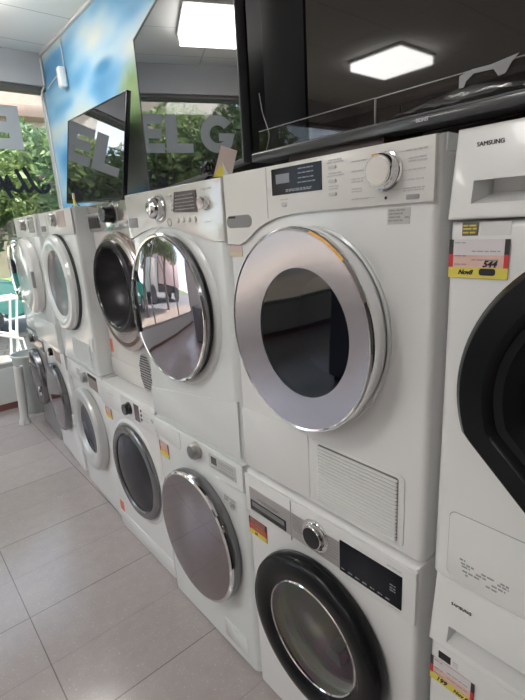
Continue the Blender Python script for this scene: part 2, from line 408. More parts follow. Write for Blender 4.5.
struct('baseboard_front', box(B(), X_LEFT, X_WALL, Y_WIN-.012, Y_WIN+.14, 0, .06), mat('red_brown_base', (.20, .09, .08), .5))
FR = mat('window_frame_paint', (.42, .41, .40), .4)
wf = B()
box(wf, X_LEFT, X_WALL, Y_WIN+.02, Y_WIN+.09, .40, .44); box(wf, X_WALL-.018, X_WALL, Y_WIN+.02, Y_WIN+.09, .44, 2.83)
for xm in (-1.55, -3.2, X_LEFT+.02): box(wf, xm-.02, xm+.02, Y_WIN+.02, Y_WIN+.09, .44, 2.83)
wfo = struct('window_1', wf, FR)
obj('window_pane', box(B(), X_LEFT+.04, X_WALL-.018, Y_WIN+.05, Y_WIN+.056, .44, 2.83), PANE, wfo)
# coving along the right wall and the white conduit in the corner
struct('trim_2', box(B(), X_WALL-.022, X_WALL, Y_BACK, Y_WIN-.06, Z_CEIL-.022, Z_CEIL, .004), mat('coving', (.70, .70, .68), .7))
CABW = mat('cable_white', (.72, .72, .70), .5)
tag(obj('conduit', tube(B(), smooth_path([(.775, 3.62, 3.07), (.775, 3.62, 2.95), (.772, 3.62, 2.86), (.74, 3.61, 2.80), (.735, 3.62, 2.74), (.755, 3.63, 2.66), (.762, 3.64, 2.2), (.765, 3.64, 1.8), (.77, 3.64, .03)], 5), .007), CABW),
    'white cable conduit running down the corner beside the shop window', 'cable')

# ceiling panels
EMIT = mat('led_diffuser', (1, .98, .95), .6, emit=PANEL_EMIT)
def lamp(x, y, label):
    t = thing('ceiling_light', label, 'light', (x, y, Z_CEIL), group='square ceiling lights')
    fr = B()
    for a in ((-.31, .31, -.31, -.29), (-.31, .31, .29, .31), (-.31, -.29, -.29, .29), (.29, .31, -.29, .29)): box(fr, a[0], a[1], a[2], a[3], -.03, 0)
    obj('frame', fr, FR, t); obj('diffuser', box(B(), -.292, .292, -.292, .292, -.10, -.002, .006), EMIT, t)  # diffuser dropped deep below the frame so its sides brighten the ceiling
for x, y, lb in ((-.14, 2.62, 'square white ceiling light mirrored in the tall television'),
                 (-3.2, 2.05, 'square white ceiling light mirrored in the dark television at right'),
                 (-1.9, .2, 'square white ceiling light above the aisle before the large dryer'), (-3.4, -.8, 'square white ceiling light on the far side of the shop'),
                 (-3.4, -2.6, 'square white ceiling light in the far back corner of the shop')):
    lamp(x, y, lb)

# motion sensor and its wires on the mural
s = thing('motion_sensor', 'small white motion sensor on the blue painted wall above the window corner', 'sensor', (X_WALL, 3.12, 2.80), (0, 0, -PI/2))
obj('housing', box(B(), -.035, .035, -.07, -.012, -.075, .075, .012, 3), mat('sensor_white', (.86, .86, .84), .35), s)
obj('bracket', box(B(), -.015, .015, -.02, 0, -.06, .03, .003), CABW, s)
tag(obj('sensor_cable', tube(B(), smooth_path([(.79, 3.12, 2.84), (.79, 3.12, 3.05), (.79, 3.10, 3.07)], 3), .005), CABW), 'thin white wire from the ceiling down to the motion sensor', 'cable')
tag(obj('sensor_cable', tube(B(), smooth_path([(.79, 3.15, 2.86), (.79, 3.35, 2.86), (.79, 3.58, 2.83)], 3), .005), CABW), 'thin white wire from the motion sensor across to the corner conduit', 'cable')

# lettering on the window glass, to be read from the street
FROST = bpy.data.materials.new('frosted_vinyl'); FROST.use_nodes = True
n_ = FROST.node_tree.nodes; l_ = FROST.node_tree.links; b_ = n_['Principled BSDF']; b_.inputs['Base Color'].default_value = (.56, .58, .60, 1); b_.inputs['Roughness'].default_value = .5
tr_ = n_.new('ShaderNodeBsdfTranslucent'); tr_.inputs[0].default_value = (.45, .47, .49, 1); mx_ = n_.new('ShaderNodeMixShader'); mx_.inputs[0].default_value = .35
l_.new(b_.outputs[0], mx_.inputs[1]); l_.new(tr_.outputs[0], mx_.inputs[2]); l_.new(mx_.outputs[0], n_['Material Output'].inputs[0])
lt = thing('window_lettering', 'large frosted grey letters E L G on the shop window, backwards from inside', 'lettering', (.55, Y_WIN+.049, 2.34), (0, 0, PI))
# local +x runs to the reader's right in the street (world -x)
Hh, Wd, st = .36, .26, .105
obj('letter', prism(B(), [(0, 0), (Wd, 0), (Wd, .09), (st, .09), (st, .135), (Wd*.93, .135), (Wd*.93, .225), (st, .225), (st, .27), (Wd, .27), (Wd, .36), (0, .36)], 0, .002), FROST, lt)
o = .28
obj('letter', prism(B(), [(o, 0), (o+.27, 0), (o+.27, .09), (o+st+.01, .09), (o+st+.01, .36), (o, .36)], 0, .002), FROST, lt)
o = .63; g = []
for k in range(25):
    a = math.radians(38+ (322-38)*k/24); g.append((o+.18+.18*math.cos(a), .18+.18*math.sin(a)))
g += [(o+.36, .19), (o+.19, .19), (o+.19, .115), (o+.255, .115)]
for k in range(19):
    a = math.radians(322-(322-38)*k/18); 
    if k == 0: continue
    g.append((o+.18+.085*math.cos(a), .18+.085*math.sin(a)))
obj('letter', prism(B(), g, 0, .002), FROST, lt)
VINYL = mat('black_vinyl', (.012, .014, .02), .4)
YV = Y_WIN+.047
sb = B()
def stroke(pts, r): tube(sb, smooth_path([(x, YV, z) for x, z in pts], 5), r, 8, flat=(0, 1, 0))
SCRIPT = [([(.505, 2.19), (.521, 2.161), (.562, 2.056), (.597, 2.0), (.644, 1.977), (.681, 1.989), (.707, 2.023), (.694, 2.042)], .017),
          ([(.440, 2.17), (.453, 2.143), (.485, 2.056), (.508, 2.0), (.533, 1.987), (.57, 2.023)], .017),
          ([(.352, 2.12), (.364, 2.093), (.391, 2.011), (.419, 1.991), (.452, 1.991), (.494, 2.045)], .016),
          ([(.27, 2.17), (.302, 2.092), (.33, 2.022), (.37, 1.925)], .017),
          ([(.363, 2.085), (.345, 2.076), (.34, 2.022), (.368, 2.0), (.402, 2.022)], .014),
          ([(.20, 2.16), (.24, 2.05), (.28, 2.0), (.303, 2.044), (.339, 2.044), (.366, 2.022)], .014)]
for pts, r in SCRIPT: stroke(pts, r)
tag(obj('script_lettering', sb, VINYL), 'black handwritten style script on the window below the grey letters, backwards from inside', 'lettering')

# ================================================================== the appliances
UP, LOW = 'stacked tumble dryers of the upper row', 'front loading washers of the lower row'
Z2 = .857
# ---- nearest stack, at the right edge of the view
def big_black_door(t, cx, cz, r, y0=0):
    def shp(a):
        q = a % (2*PI); k = 1.0
        for d in (math.radians(226), math.radians(314)):
            c = math.cos(q-d)
            if c > .2: k = min(k, .895/c)
        return k
    d = part(t, 'door', lathe(B(), [(r*.985, y0), (r, y0-.012), (r*.99, y0-.034), (r*.95, y0-.046), (r*.80, y0-.05), (r*.775, y0-.046), (r*.75, y0-.036), (r*.70, y0-.033)], cx, cz, 96, shp), SATINBLACK)
    obj('door_ring', lathe(B(), [(r*.70, y0-.033), (r*.69, y0-.03), (r*.60, y0-.012), (r*.585, y0-.012)], cx, cz, 96, shp), SATINBLACK, d)
    obj('door_glass', lathe(B(), [(r*.59, y0-.012), (r*.57, y0-.03), (r*.4, y0-.04), (0, y0-.045)], cx, cz, 96, shp), SATINBLACK, d)
    return d
def recess_panel(t, W, D, z0, z1, rz0, rz1, name, rx=(-.262, .10), tilt=.022, deep=.05):
    """a full-depth upper part with a long handle recess let into its slightly tilted front"""
    x0, x1 = -W/2, W/2
    fy = lambda z: -.012+tilt*(z-z0)/(z1-z0)
    bm = B()
    A = [(x0, z0), (x1, z0), (x1, z1), (x0, z1)]; Q = [(rx[0], rz0), (rx[1], rz0), (rx[1], rz1), (rx[0], rz1)]
    a = [bm.verts.new((x, fy(z), z)) for x, z in A]; q = [bm.verts.new((x, fy(z), z)) for x, z in Q]
    qb = [bm.verts.new((x+(.008 if i in (0, 3) else -.008), deep, z+(.016 if i < 2 else .004))) for i, (x, z) in enumerate(Q)]
    ab = [bm.verts.new((x, D, z)) for x, z in A]
    for i in range(4):
        j = (i+1) % 4
        bm.faces.new((a[i], a[j], q[j], q[i])); bm.faces.new((q[i], q[j], qb[j], qb[i])); bm.faces.new((a[i], ab[i], ab[j], a[j]))
    bm.faces.new(qb); bm.faces.new(ab)
    bmesh.ops.bevel(bm, geom=[e for e in bm.edges if e.verts[0] in a and e.verts[1] in a], offset=.007, segments=3, affect='EDGES', profile=.5)
    return part(t, name, bm, WHITE)
t = machine('tumble_dryer', 'white dryer with a huge black door and yellow price tag at the right edge', (0.003, -1.230), 0, Z2, .60, .85, .60, (0, .43, .2), WHITE, UP, BH=.707)
recess_panel(t, .60, .60, .709, .85, .733, .768, 'control_panel')
text('logo', 'SAMSUNG', .0094, -.243, .0045, .8215, INK, t, bold=.0, sx=.98)
big_black_door(t, .005, .434, .262)
price_tag(t, -.248, .6455, .098, .063, -.001, [('544', .0145, .20, -.13, .3), ('Nov8', .0105, -.20, -.35, .35)])
obj('blot', prism(B(), rrect(-.244, -.218, .6195, .6305, .004), -.0036, -.001), INK, [c for c in t.children if c.name.startswith('price_tag')][0])
q = part(t, 'info_sticker', box(B(), -.277, -.251, -.001, 0, .683, .704), mat('sticker_dark', (.16, .14, .10), .5), 'small dark printed sticker beside a code sticker', True)
marks('sticker_print', [(-.275, -.253, .699), (-.275, -.253, .694), (-.275, -.255, .688)], -.0016, TAGY, q, .0025)
part(t, 'care_sticker', box(B(), -.247, -.2, -.0008, 0, .683, .704), mat('clear_sticker', (.70, .70, .70), .08, coat=1), flat=True)
fl = prism(B(), rrect(-.268, .0, .015, .160, .012), -.0022, .0, .001)
part(t, 'filter_flap', fl, WHITE)
part(t, 'flap_seam', prism(B(), rrect(-.2695, .0015, .0135, .1615, .013), -.0004, .0), PRINT, flat=True)
q = marks('care_symbols', [(-.243, -.232, .064), (-.240, -.215, .056), (-.20, -.175, .054), (-.165, -.150, .055), (-.238, -.222, .050), (-.21, -.19, .047), (-.17, -.150, .049), (-.236, -.20, .040), (-.18, -.155, .041), (-.23, -.225, .033), (-.19, -.17, .033)], -.0022, PRINT, t, .0036)

t = machine('washing_machine', 'white washer under the black-doored dryer, with a long drawer recess and yellow tag', (0.004, -1.233), 0, 0, .60, .85, .58, (0, .42, .2), WHITE, LOW, BH=.686)
recess_panel(t, .60, .58, .688, .85, .706, .745, 'control_panel', rx=(-.259, -.02))
text('logo', 'SAMSUNG', .0094, -.2385, .0022, .7995, INK, t, bold=.0, sx=.98)
big_black_door(t, .005, .40, .235)
price_tag(t, -.247, .607, .098, .062, -.001, [('199', .016, -.22, -.34, .3), ('Nov 8', .012, .22, -.36, .3)])
part(t, 'info_sticker', box(B(), -.279, -.252, -.001, 0, .643, .661), MATBLACK, flat=True)
part(t, 'code_sticker', box(B(), -.247, -.236, -.001, 0, .645, .657), TAGW, flat=True)

# ---- second stack: the big dryer with the chrome ring, and the washer with the black door ring
t = machine('tumble_dryer', 'large white dryer with a wide chrome door ring and slatted vent at the lower right', (0.0, -.608), 0, Z2, .604, .85, .60, (.008, .48, .185), WHITE, UP, cup=.2)
pb = [(-.299, .671), (-.245, .671)] + [(-.235+.0, .672)] + [(x, z) for x, z in ((-.215, .682), (-.19, .699), (-.165, .712), (-.13, .725), (-.09, .734), (-.04, .739), (.05, .741))] + [(.299, .741), (.299, .848), (-.299, .848)]
part(t, 'worktop', box(B(), -.303, .3045, .020, .60, .822, .8515, .003), WHITE2)
cp = part(t, 'control_panel', prism(B(), pb, -.008, .001, .003, 2), PANELW)
part(t, 'display', box(B(), -.108, .047, -.0095, -.006, .782, .839, .001), DISPLAY, flat=True)
dsp = [c for c in t.children if c.name.startswith('display')][0]
obj('display_window', box(B(), -.092, -.048, -.0102, -.009, .806, .826), mat('lcd', (.22, .23, .26), .3), dsp, flat=True)
marks('display_print', [(-.02, .025, .831), (-.02, .025, .822), (-.02, .028, .812), (-.022, .03, .803), (-.06, .02, .791), (-.06, .02, .788)], -.0102, DISPTXT, dsp, .0022)
part(t, 'panel_seam', box(B(), -.128, -.1265, -.0084, -.006, .732, .846), PRINT, flat=True)
marks('panel_print', [(-.08, -.055, .771), (-.078, -.06, .763), (.066, .10, .836), (.062, .105, .831), (.066, .098, .811), (.062, .105, .806), (.066, .095, .786), (.066, .09, .781)], -.009, PALEPRINT, t, .0026)
for zz in (.822, .796, .771): part(t, 'button', prism(B(), rrect(.066, .086, zz-.003, zz+.003, .0025), -.0105, -.007), PALEPRINT)
part(t, 'button', prism(B(), rrect(-.077, -.062, .7555, .7605, .002), -.0105, -.007), PALEPRINT)
part(t, 'water_tank_handle', prism(B(), rrect(-.294, -.190, .714, .745, .0150), -.0088, -.006), mat('recess_grey', (.25, .245, .24), .5), 'grey finger hole of the water tank drawer', True)
part(t, 'handle_slot', prism(B(), rrect(-.285, -.255, .738, .743, .002), -.0096, -.008), MATBLACK, flat=True)
dial(t, .205, .800, .030, .030, CHROME, -.008, cap=mat('dial_face', (.66, .62, .58), .3, metal=.3))
part(t, 'dial_mark', box(B(), .193, .207, -.0378, -.030, .8245, .829), TAGO, 'orange sliver on the dial rim', True)
marks('programme_print', [(.125, .16, .826), (.125, .16, .808), (.125, .155, .794), (.125, .152, .789), (.125, .15, .776), (.125, .15, .771), (.125, .165, .757)], -.009, PALEPRINT, t, .0024)
marks('programme_print', [(.245, .285, .829), (.25, .285, .816), (.25, .285, .811), (.25, .283, .797), (.25, .28, .781), (.24, .282, .767), (.24, .28, .763)], -.009, PALEPRINT, t, .0024)
bm = B()
for zz, a, b2 in ((.826, .16, .18), (.757, .165, .18), (.829, .215, .245), (.797, .236, .25), (.781, .236, .25), (.767, .215, .24)): box(bm, a, b2, -.0086, -.008, zz-.0005, zz+.0005)
part(t, 'programme_lines', bm, PALEPRINT, flat=True)
part(t, 'status_lamp', lathe(B(), [(.003, -.009), (0, -.009)], .204, .754, 16), INK)
part(t, 'button', prism(B(), rrect(.247, .272, .748, .756, .002), -.010, -.007), PRINT)
cx, cz = .000, .478
KS, KZ = .935, 1.075          # the ring is a little taller than wide
d = part(t, 'door', lathe(B(), [(.206, 0), (.2100, -.008), (.2140, -.02), (.2180, -.04), (.2192, -.054), (.2175, -.063), (.2140, -.067), (.2100, -.0655)], cx, cz, 96, sx=KS*KZ, sz=KZ), CHROME, 'chrome door ring')
obj('door_rim', lathe(B(), [(.2165, -.0), (.2165, -.006), (.2115, -.009)], cx, cz, 96, sx=KS*KZ, sz=KZ), WHITE2, d)
gx, gz = cx+.021, cz+.001
obj('door_face', annulus(B(), (cx, cz), .2105*KZ, -.0656, (gx, gz), .1470, -.0607, KS), MIRRORFACE, d)
obj('door_glass', lathe(B(), [(.1475, -.0605), (.120, -.0600), (.07, -.0595), (0, -.0593)], gx, gz, 96, sx=KS), TINTG, d)
obj('door_bowl', lathe(B(), [(.148, -.055), (.140, .0), (.125, .045), (.06, .062), (0, .064)], gx, gz, 72, sx=KS), CHARC, d)
bm = B(); n0 = 14
A_ = [bm.verts.new((cx+.2160*math.cos(a)*.985, -.0690, cz+.2290*math.sin(a))) for a in [math.radians(46+k*2.1) for k in range(n0)]]
D_ = [bm.verts.new((cx+.2185*math.cos(a), -.0672, cz+.2345*math.sin(a))) for a in [math.radians(46+k*2.1) for k in range(n0)]]
for k in range(n0-1): bm.faces.new((A_[k], A_[k+1], D_[k+1], D_[k]))
obj('door_tape', bm, TAGO, d, 'thin orange strip on the door rim')
drum(t, (.008, .48, .185), .2)
part(t, 'filter_flap', prism(B(), rrect(-.297, -.026, .008, .196, .006), -.0025, .001, .0015), WHITE)
part(t, 'flap_catch', lathe(B(), [(.011, -.0028), (.009, -.001), (0, .0005)], -.05, .085, 24), PANELW)
part(t, 'vent_surround', prism(B(), rrect(-.018, .256, .016, .192, .012), -.003, .001, .0015), WHITE)
gr = part(t, 'vent_recess', prism(B(), rrect(.010, .242, .026, .184, .006), -.0036, 0), mat('vent_shade', (.20, .20, .20), .6), flat=True)
grille(t, 'vent_grille', .012, .240, .028, .182, 17, WHITE, -.003)
q = part(t, 'rating_sticker', box(B(), .203, .25, -.001, 0, .706, .735), mat('sticker_grey', (.52, .52, .50), .4), flat=True)
marks('sticker_print', [(.207, .24, .731), (.207, .236, .725), (.207, .23, .719), (.205, .235, .713), (.24, .248, .718)], -.0016, PRINT, q, .003)
q = part(t, 'colour_sticker', box(B(), -.299, -.245, -.0012, 0, .640, .669), mat('sticker_rose', (.60, .46, .43), .4), 'pinkish sticker below the water tank drawer', True)
obj('sticker_band', box(B(), -.299, -.245, -.0018, -.0005, .640, .650), mat('sticker_sand', (.62, .55, .36), .4), q, flat=True)

t = machine('washing_machine', 'white washer with a black door ring and silver strip, under the chrome-ringed dryer', (-.004, -.604), 0, 0, .60, .845, .60, (.0, .455, .185), WHITE, LOW, cup=.22)
part(t, 'control_panel', prism(B(), [(-.298, .705), (.298, .695), (.298, .835), (-.298, .835)], -.007, .001, .003), WHITE)
part(t, 'silver_strip', box(B(), -.276, .086, -.0085, -.006, .718, .798, .001), mat('brushed_strip', (.50, .48, .47), .35, metal=.6), 'brushed silver strip', True)
dr = part(t, 'detergent_drawer', box(B(), -.272, -.112, -.010, -.007, .722, .757, .001), BLACK, 'black glossy drawer grip', True)
obj('drawer_lip', box(B(), -.262, -.118, -.0108, -.009, .738, .754), mat('drawer_grey', (.16, .155, .155), .25, coat=.5), dr, flat=True)
marks('drawer_print', [(-.235, -.14, .771), (-.22, -.15, .765)], -.009, PRINT, dr, .005)
part(t, 'panel_seam', box(B(), -.0925, -.0905, -.0088, -.006, .705, .833), PRINT, flat=True)
dial(t, .002, .772, .036, .017, CHROME, -.008, ringmat=CHROME, cap=MATBLACK)
marks('programme_print', [(-.085, -.05, .795), (-.085, -.052, .786), (-.085, -.055, .777), (-.085, -.055, .768), (-.085, -.05, .759), (-.08, -.045, .750)], -.0092, PRINT, t, .0026)
marks('programme_print', [(.045, .082, .795), (.05, .082, .786), (.05, .082, .777), (.05, .08, .768), (.05, .082, .759), (.04, .08, .750), (.03, .08, .741)], -.0092, PRINT, t, .0026)
dsp = part(t, 'display', box(B(), .086, .265, -.0095, -.006, .716, .806, .0012), DISPLAY, flat=True)
marks('display_print', [(.092+.022*k, .105+.022*k, .727) for k in range(7)] + [(.235, .25, .772), (.235, .25, .764), (.235, .25, .757)], -.0102, DISPTXT, dsp, .003)
marks('panel_print', [(.225, .262, .817)], -.0078, PALEPRINT, t, .003)
marks('panel_print', [(.232, .262, .709)], -.0078, PALEPRINT, t, .003)
cx, cz = .0, .455
d = part(t, 'door', lathe(B(), [(.228, 0), (.236, -.008), (.2395, -.024), (.236, -.042), (.226, -.053), (.205, -.058), (.180, -.054), (.166, -.046), (.160, -.040)], cx, cz, 96), SATINBLACK, 'black door ring')
obj('door_trim', lathe(B(), [(.162, -.043), (.159, -.0455), (.156, -.043)], cx, cz, 96), CHROME, d)
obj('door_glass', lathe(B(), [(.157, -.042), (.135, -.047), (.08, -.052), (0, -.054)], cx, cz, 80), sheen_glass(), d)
obj('door_bowl', lathe(B(), [(.156, -.035), (.145, .02), (.120, .065), (.07, .085), (0, .088)], cx, cz, 72), clear('bowl_glass', (.90, .90, .90), 1.6, .03), d)
obj('door_latch', box(B(), .172, .186, -.052, -.040, .42, .47, .003), MATBLACK, d)
dd = drum(t, (.0, .455, .185), .22)
fb = B()
for k in range(3):
    a = 2*PI*k/3+.5; c_, s_ = math.cos(a), math.sin(a)
    pr = prism(fb, [(.13*c_-.02*s_, .455+.13*s_+.02*c_), (.17*c_-.03*s_, .455+.17*s_+.03*c_), (.17*c_+.03*s_, .455+.17*s_-.03*c_), (.13*c_+.02*s_, .455+.13*s_-.02*c_)], .06, .19)
obj('drum_paddle', fb, CHARC, dd)
price_tag(t, -.254, .651, .084, .06, -.001, [('50', .012, -.1, -.36, .2)], TAGRED, TAGBR)
part(t, 'pump_flap', prism(B(), rrect(.17, .27, .04, .13, .006), -.002, .001, .001), WHITE)

# ---- third stack: glossy dryer with the purple mirror door, washer with the tinted mirror door
t = machine('tumble_dryer', 'white dryer with a round chrome knob and a mirror door with a black side grip', (0.0, .004), 0, Z2, .60, .85, .60, (0, .47, .17), WHITE2, UP, bev=.03)
pts = [(-.297, .690), (-.25, .700), (-.2, .713), (-.13, .725), (-.05, .729), (.03, .722), (.1, .708), (.17, .693), (.24, .681), (.297, .676), (.297, .846), (-.297, .846)]
part(t, 'control_panel', prism(B(), pts, -.006, .006, .005, 3), GLOSSPANEL)
k_ = dial(t, -.050, .787, .035, .024, CHROME, -.006, ringmat=SILVER)
obj('dial_cap', lathe(B(), [(.033, -.028), (.030, -.036), (.022, -.043), (.010, -.046), (0, -.0465)], -.050, .787, 40), CHROME, k_)
dial(t, .222, .785, .017, .022, CHROME, -.006)
dsp = part(t, 'display', prism(B(), [(.040, .770), (.176, .764), (.176, .824), (.056, .828)], -.0085, -.005, .001), mat('display_brown', (.05, .042, .042), .15, coat=.4), flat=True)
marks('display_print', [(.065+.0, .16, .815), (.062, .165, .805), (.06, .165, .795), (.058, .165, .785), (.056, .165, .776)], -.0092, PRINT, dsp, .0028)
for k in range(4): part(t, 'button', prism(B(), rrect(.030, .042, .773+.014*k, .781+.014*k, .003), -.0095, -.005), CHROME)
for k in range(4): part(t, 'button', lathe(B(), [(.008, -.006), (.008, -.0095), (.006, -.0105), (0, -.0105)], .06+.033*k, .745, 20), PANELW)
part(t, 'badge', lathe(B(), [(.013, -.006), (.013, -.0072), (.010, -.0072), (.010, -.006)], .008, .741, 28), PRINT)
marks('panel_print', [(-.01, .02, .82), (-.008, .018, .808), (-.006, .02, .796), (.2, .25, .823), (.205, .24, .735), (.05, .17, .732)], -.0068, PALEPRINT, t, .0026)
part(t, 'water_tank_handle', box(B(), -.283, -.214, -.0075, -.004, .732, .766, .001), mat('recess_mid', (.28, .275, .28), .4), flat=True)
cx, cz = -.016, .464
part(t, 'door_surround', lathe(B(), [(.268, .0005), (.262, -.006), (.252, -.010), (.238, -.010), (.225, .0)], cx, cz, 96, sx=.97), WHITE2)
d = part(t, 'door', lathe(B(), [(.222, 0), (.232, -.014), (.242, -.026), (.2465, -.033), (.2475, -.040), (.243, -.045)], cx, cz, 96, sx=.97), DARKSTEEL, 'grey metal door ring')
obj('door_trim', lathe(B(), [(.2450, -.0430), (.2415, -.0475), (.2350, -.0460)], cx, cz, 96, sx=.97), CHROME, d)
obj('door_glass', lathe(B(), [(.2360, -.0460), (.22, -.0505), (.18, -.0585), (.12, -.0660), (.05, -.0700), (0, -.0705)], cx, cz, 96, sx=.97), PURPLE, d)
obj('door_handle', lathe(B(), [(.022, -.042), (.022, -.0585), (.016, -.064), (0, -.066)], cx-.192, cz-.004, 40, sz=4.4), BLACK, d, 'black curved grip')
part(t, 'kick_panel', prism(B(), [(-.285, .012), (.285, .012), (.290, .205), (.2, .188), (.05, .165), (-.05, .15), (-.2, .128), (-.285, .117)], -.002, .002, .0015), WHITE2)

t = machine('washing_machine', 'white washer whose mirrored door reflects the floor, under the purple mirror door', (-.004, .004), 0, 0, .60, .853, .60, (0, .478, .17), WHITE2, LOW, bev=.032)
part(t, 'control_panel', prism(B(), [(-.294, .775), (-.22, .768), (-.12, .757), (0, .75), (.294, .75), (.294, .848), (-.294, .848)], -.004, .006, .005, 3), WHITE2)
part(t, 'detergent_drawer', prism(B(), [(-.285, .782), (-.10, .764), (-.085, .775), (-.085, .843), (-.285, .843)], -.0065, -.002, .003), WHITE2)
dial(t, .034, .812, .029, .028, SILVER, -.004, cap=mat('dial_grey', (.22, .22, .23), .35, metal=.5))
dsp = part(t, 'display', box(B(), .108, .262, -.0055, -.003, .776, .832, .001), mat('display_pale', (.58, .58, .57), .25), flat=True)
obj('display_window', box(B(), .122, .155, -.0062, -.005, .795, .823), mat('lcd_dark', (.10, .10, .11), .2), dsp, flat=True)
marks('display_print', [(.112, .118, .82), (.165, .255, .82), (.165, .25, .812), (.165, .255, .802), (.17, .255, .79), (.125, .25, .784)], -.0062, PRINT, dsp, .0026)
q = part(t, 'warranty_sticker', box(B(), .175, .245, -.0012, 0, .655, .700), mat('sticker_pale', (.62, .62, .60), .35), flat=True)
text('sticker_writing', '10', .022, .222, -.002, .672, PRINT, q, bold=.0012)
obj('sticker_ring', lathe(B(), [(.0155, -.0014), (.0155, -.002), (.0135, -.002), (.0135, -.0014)], .222, .672, 30), PRINT, q)
marks('sticker_print', [(.178, .205, .695), (.178, .205, .688), (.178, .2, .681), (.21, .24, .694)], -.0018, PRINT, q, .004)
price_tag(t, -.232, .716, .072, .062, -.001, [], TAGOR, TAGP)
cx, cz = .014, .462
d = part(t, 'door', lathe(B(), [(.245, 0), (.253, -.012), (.254, -.03), (.250, -.042)], cx, cz, 96, sx=.955, sz=1.02), DARKSTEEL, 'dark grey door edge')
obj('door_trim', lathe(B(), [(.2515, -.040), (.250, -.047), (.244, -.051), (.238, -.0505)], cx, cz, 96, sx=.955, sz=1.02), CHROME, d)
obj('door_glass', lathe(B(), [(.2395, -.0508), (.19, -.0545), (.12, -.058), (.05, -.0595), (0, -.06)], cx, cz, 96, sx=.955, sz=1.02), FLOORMIR, d)
part(t, 'pump_flap', prism(B(), rrect(.105, .245, .04, .125, .004), -.0025, .001, .001), WHITE2)
part(t, 'flap_catch', box(B(), .165, .19, -.004, -.002, .105, .112), PALEPRINT, flat=True)

# ---- fourth stack: dryer set back, open black bowl behind a rose silver ring; washer with the dark porthole
t = machine('tumble_dryer', 'recessed dryer with a black bowl in a rose silver door ring, below the tall television', (.102, .640), 0, Z2, .60, .848, .60, (.0, .455, .205), WARM, UP, cup=.24)
part(t, 'control_panel', box(B(), -.298, .298, -.012, .001, .728, .846, .004), mat('mirror_panel', (.60, .58, .56), .1, metal=.7), 'shiny silver control strip')
dr = part(t, 'water_tank_drawer', box(B(), -.29, -.175, -.016, -.010, .742, .790, .002), BLACK, flat=True)
obj('drawer_lip', box(B(), -.29, -.16, -.02, -.010, .796, .808, .002), SILVER, dr, flat=True)
dial(t, -.005, .795, .034, .05, BLACK, -.012, ringmat=SILVER)
dial(t, -.10, .795, .020, .02, PANELW, -.012)
cx, cz = .0, .455
d = part(t, 'door', lathe(B(), [(.262, 0), (.268, -.012), (.264, -.030), (.250, -.040), (.228, -.042)], cx, cz, 96), ROSE, 'rose silver door ring')
obj('door_plate', annulus(B(), (cx, cz), .229, -.042, (cx-.012, cz+.030), .200, -.034), ROSE, d)
obj('door_bowl', lathe(B(), [(.207, -.030), (.203, -.056), (.192, -.064), (.178, -.056), (.160, .0), (.125, .05), (.07, .075), (0, .08)], cx-.012, cz+.030, 80), mat('black_bowl', (.018, .018, .022), .32), d)
obj('door_trim', lathe(B(), [(.184, -.062), (.180, -.0645), (.176, -.058)], cx-.012, cz+.030, 80), BLACK, d)
bm = B(); n0 = 26
va = [math.radians(222+k*3.6) for k in range(n0)]
for a0, a1 in zip(va, va[1:]):
    v = [bm.verts.new((cx+rr*math.cos(a), -.0425, cz+rr*math.sin(a))) for a, rr in ((a0, .224), (a1, .224), (a1, .243), (a0, .243))]; bm.faces.new(v)
obj('door_arc', bm, mat('brown_arc', (.10, .055, .045), .3), d, 'dark brown curved arc below the bowl')  # flat brown arc laid on the lower part of the ring
part(t, 'kick_panel', box(B(), -.298, .298, -.004, .001, .012, .10, .002), WARM)
bm = B()
lathe(bm, [(.092, -.004), (.092, -.006), (0, -.0065)], .10, .096, 40, sx=.62)
vg = part(t, 'vent_grille', bm, mat('vent_grey', (.42, .41, .41), .5), 'oval perforated grille')
bm = B()
for i in range(-5, 6):
    for j in range(-8, 9):
        x, z = i*.0125+(.006 if j % 2 else 0), j*.0125
        if (x/.053)**2+(z/.086)**2 < 1: box(bm, .10+x-.004, .10+x+.004, -.0072, -.006, .096+z-.0035, .096+z+.0035)
obj('vent_holes', bm, MATBLACK, vg, flat=True)
part(t, 'red_sticker', box(B(), -.288, -.255, -.0012, 0, .13, .20), mat('sticker_red', (.60, .13, .06), .4), flat=True)

t = machine('washing_machine', 'white washer with a dark porthole door and black knob, behind the mirror-doored washer', (.016, .632), 0, 0, .575, .853, .60, (-.005, .475, .165), WHITE, LOW, cup=.2)
part(t, 'control_panel', box(B(), -.297, .297, -.006, .001, .735, .848, .003), WHITE)
dial(t, .045, .797, .027, .028, BLACK, -.006)
dsp = part(t, 'display', box(B(), .098, .148, -.0075, -.005, .755, .835, .001), mat('display_rose', (.16, .12, .13), .25), flat=True)
for k in range(3): part(t, 'button', lathe(B(), [(.006, -.006), (.006, -.009), (0, -.0095)], .168, .775+.022*k, 16), BLACK)
part(t, 'detergent_drawer', box(B(), -.285, -.04, -.0085, -.005, .748, .840, .002), WHITE)
marks('panel_print', [(-.2, -.12, .815), (.19, .25, .82), (.19, .24, .80), (.19, .24, .785)], -.0092, PALEPRINT, t, .003)
part(t, 'badge', lathe(B(), [(.010, -.006), (.010, -.008), (0, -.0085)], .27, .80, 24), CHROME)
price_tag(t, -.238, .690, .075, .055, -.001, [], TAGOR, TAGP)
cx, cz = .020, .458
d = part(t, 'door', lathe(B(), [(.231, 0), (.237, -.006), (.235, -.018), (.224, -.025), (.202, -.025), (.192, -.016)], cx, cz, 88), DARKSTEEL, 'dark grey door ring')
part(t, 'door_surround', lathe(B(), [(.266, .0005), (.260, -.005), (.248, -.007), (.239, -.002), (.236, .001)], cx, cz, 88), WHITE)
obj('door_glass', lathe(B(), [(.194, -.017), (.16, -.022), (.08, -.027), (0, -.028)], cx, cz, 80), mat('near_black_glass', (.014, .015, .022), .08, ior=1.3), d)
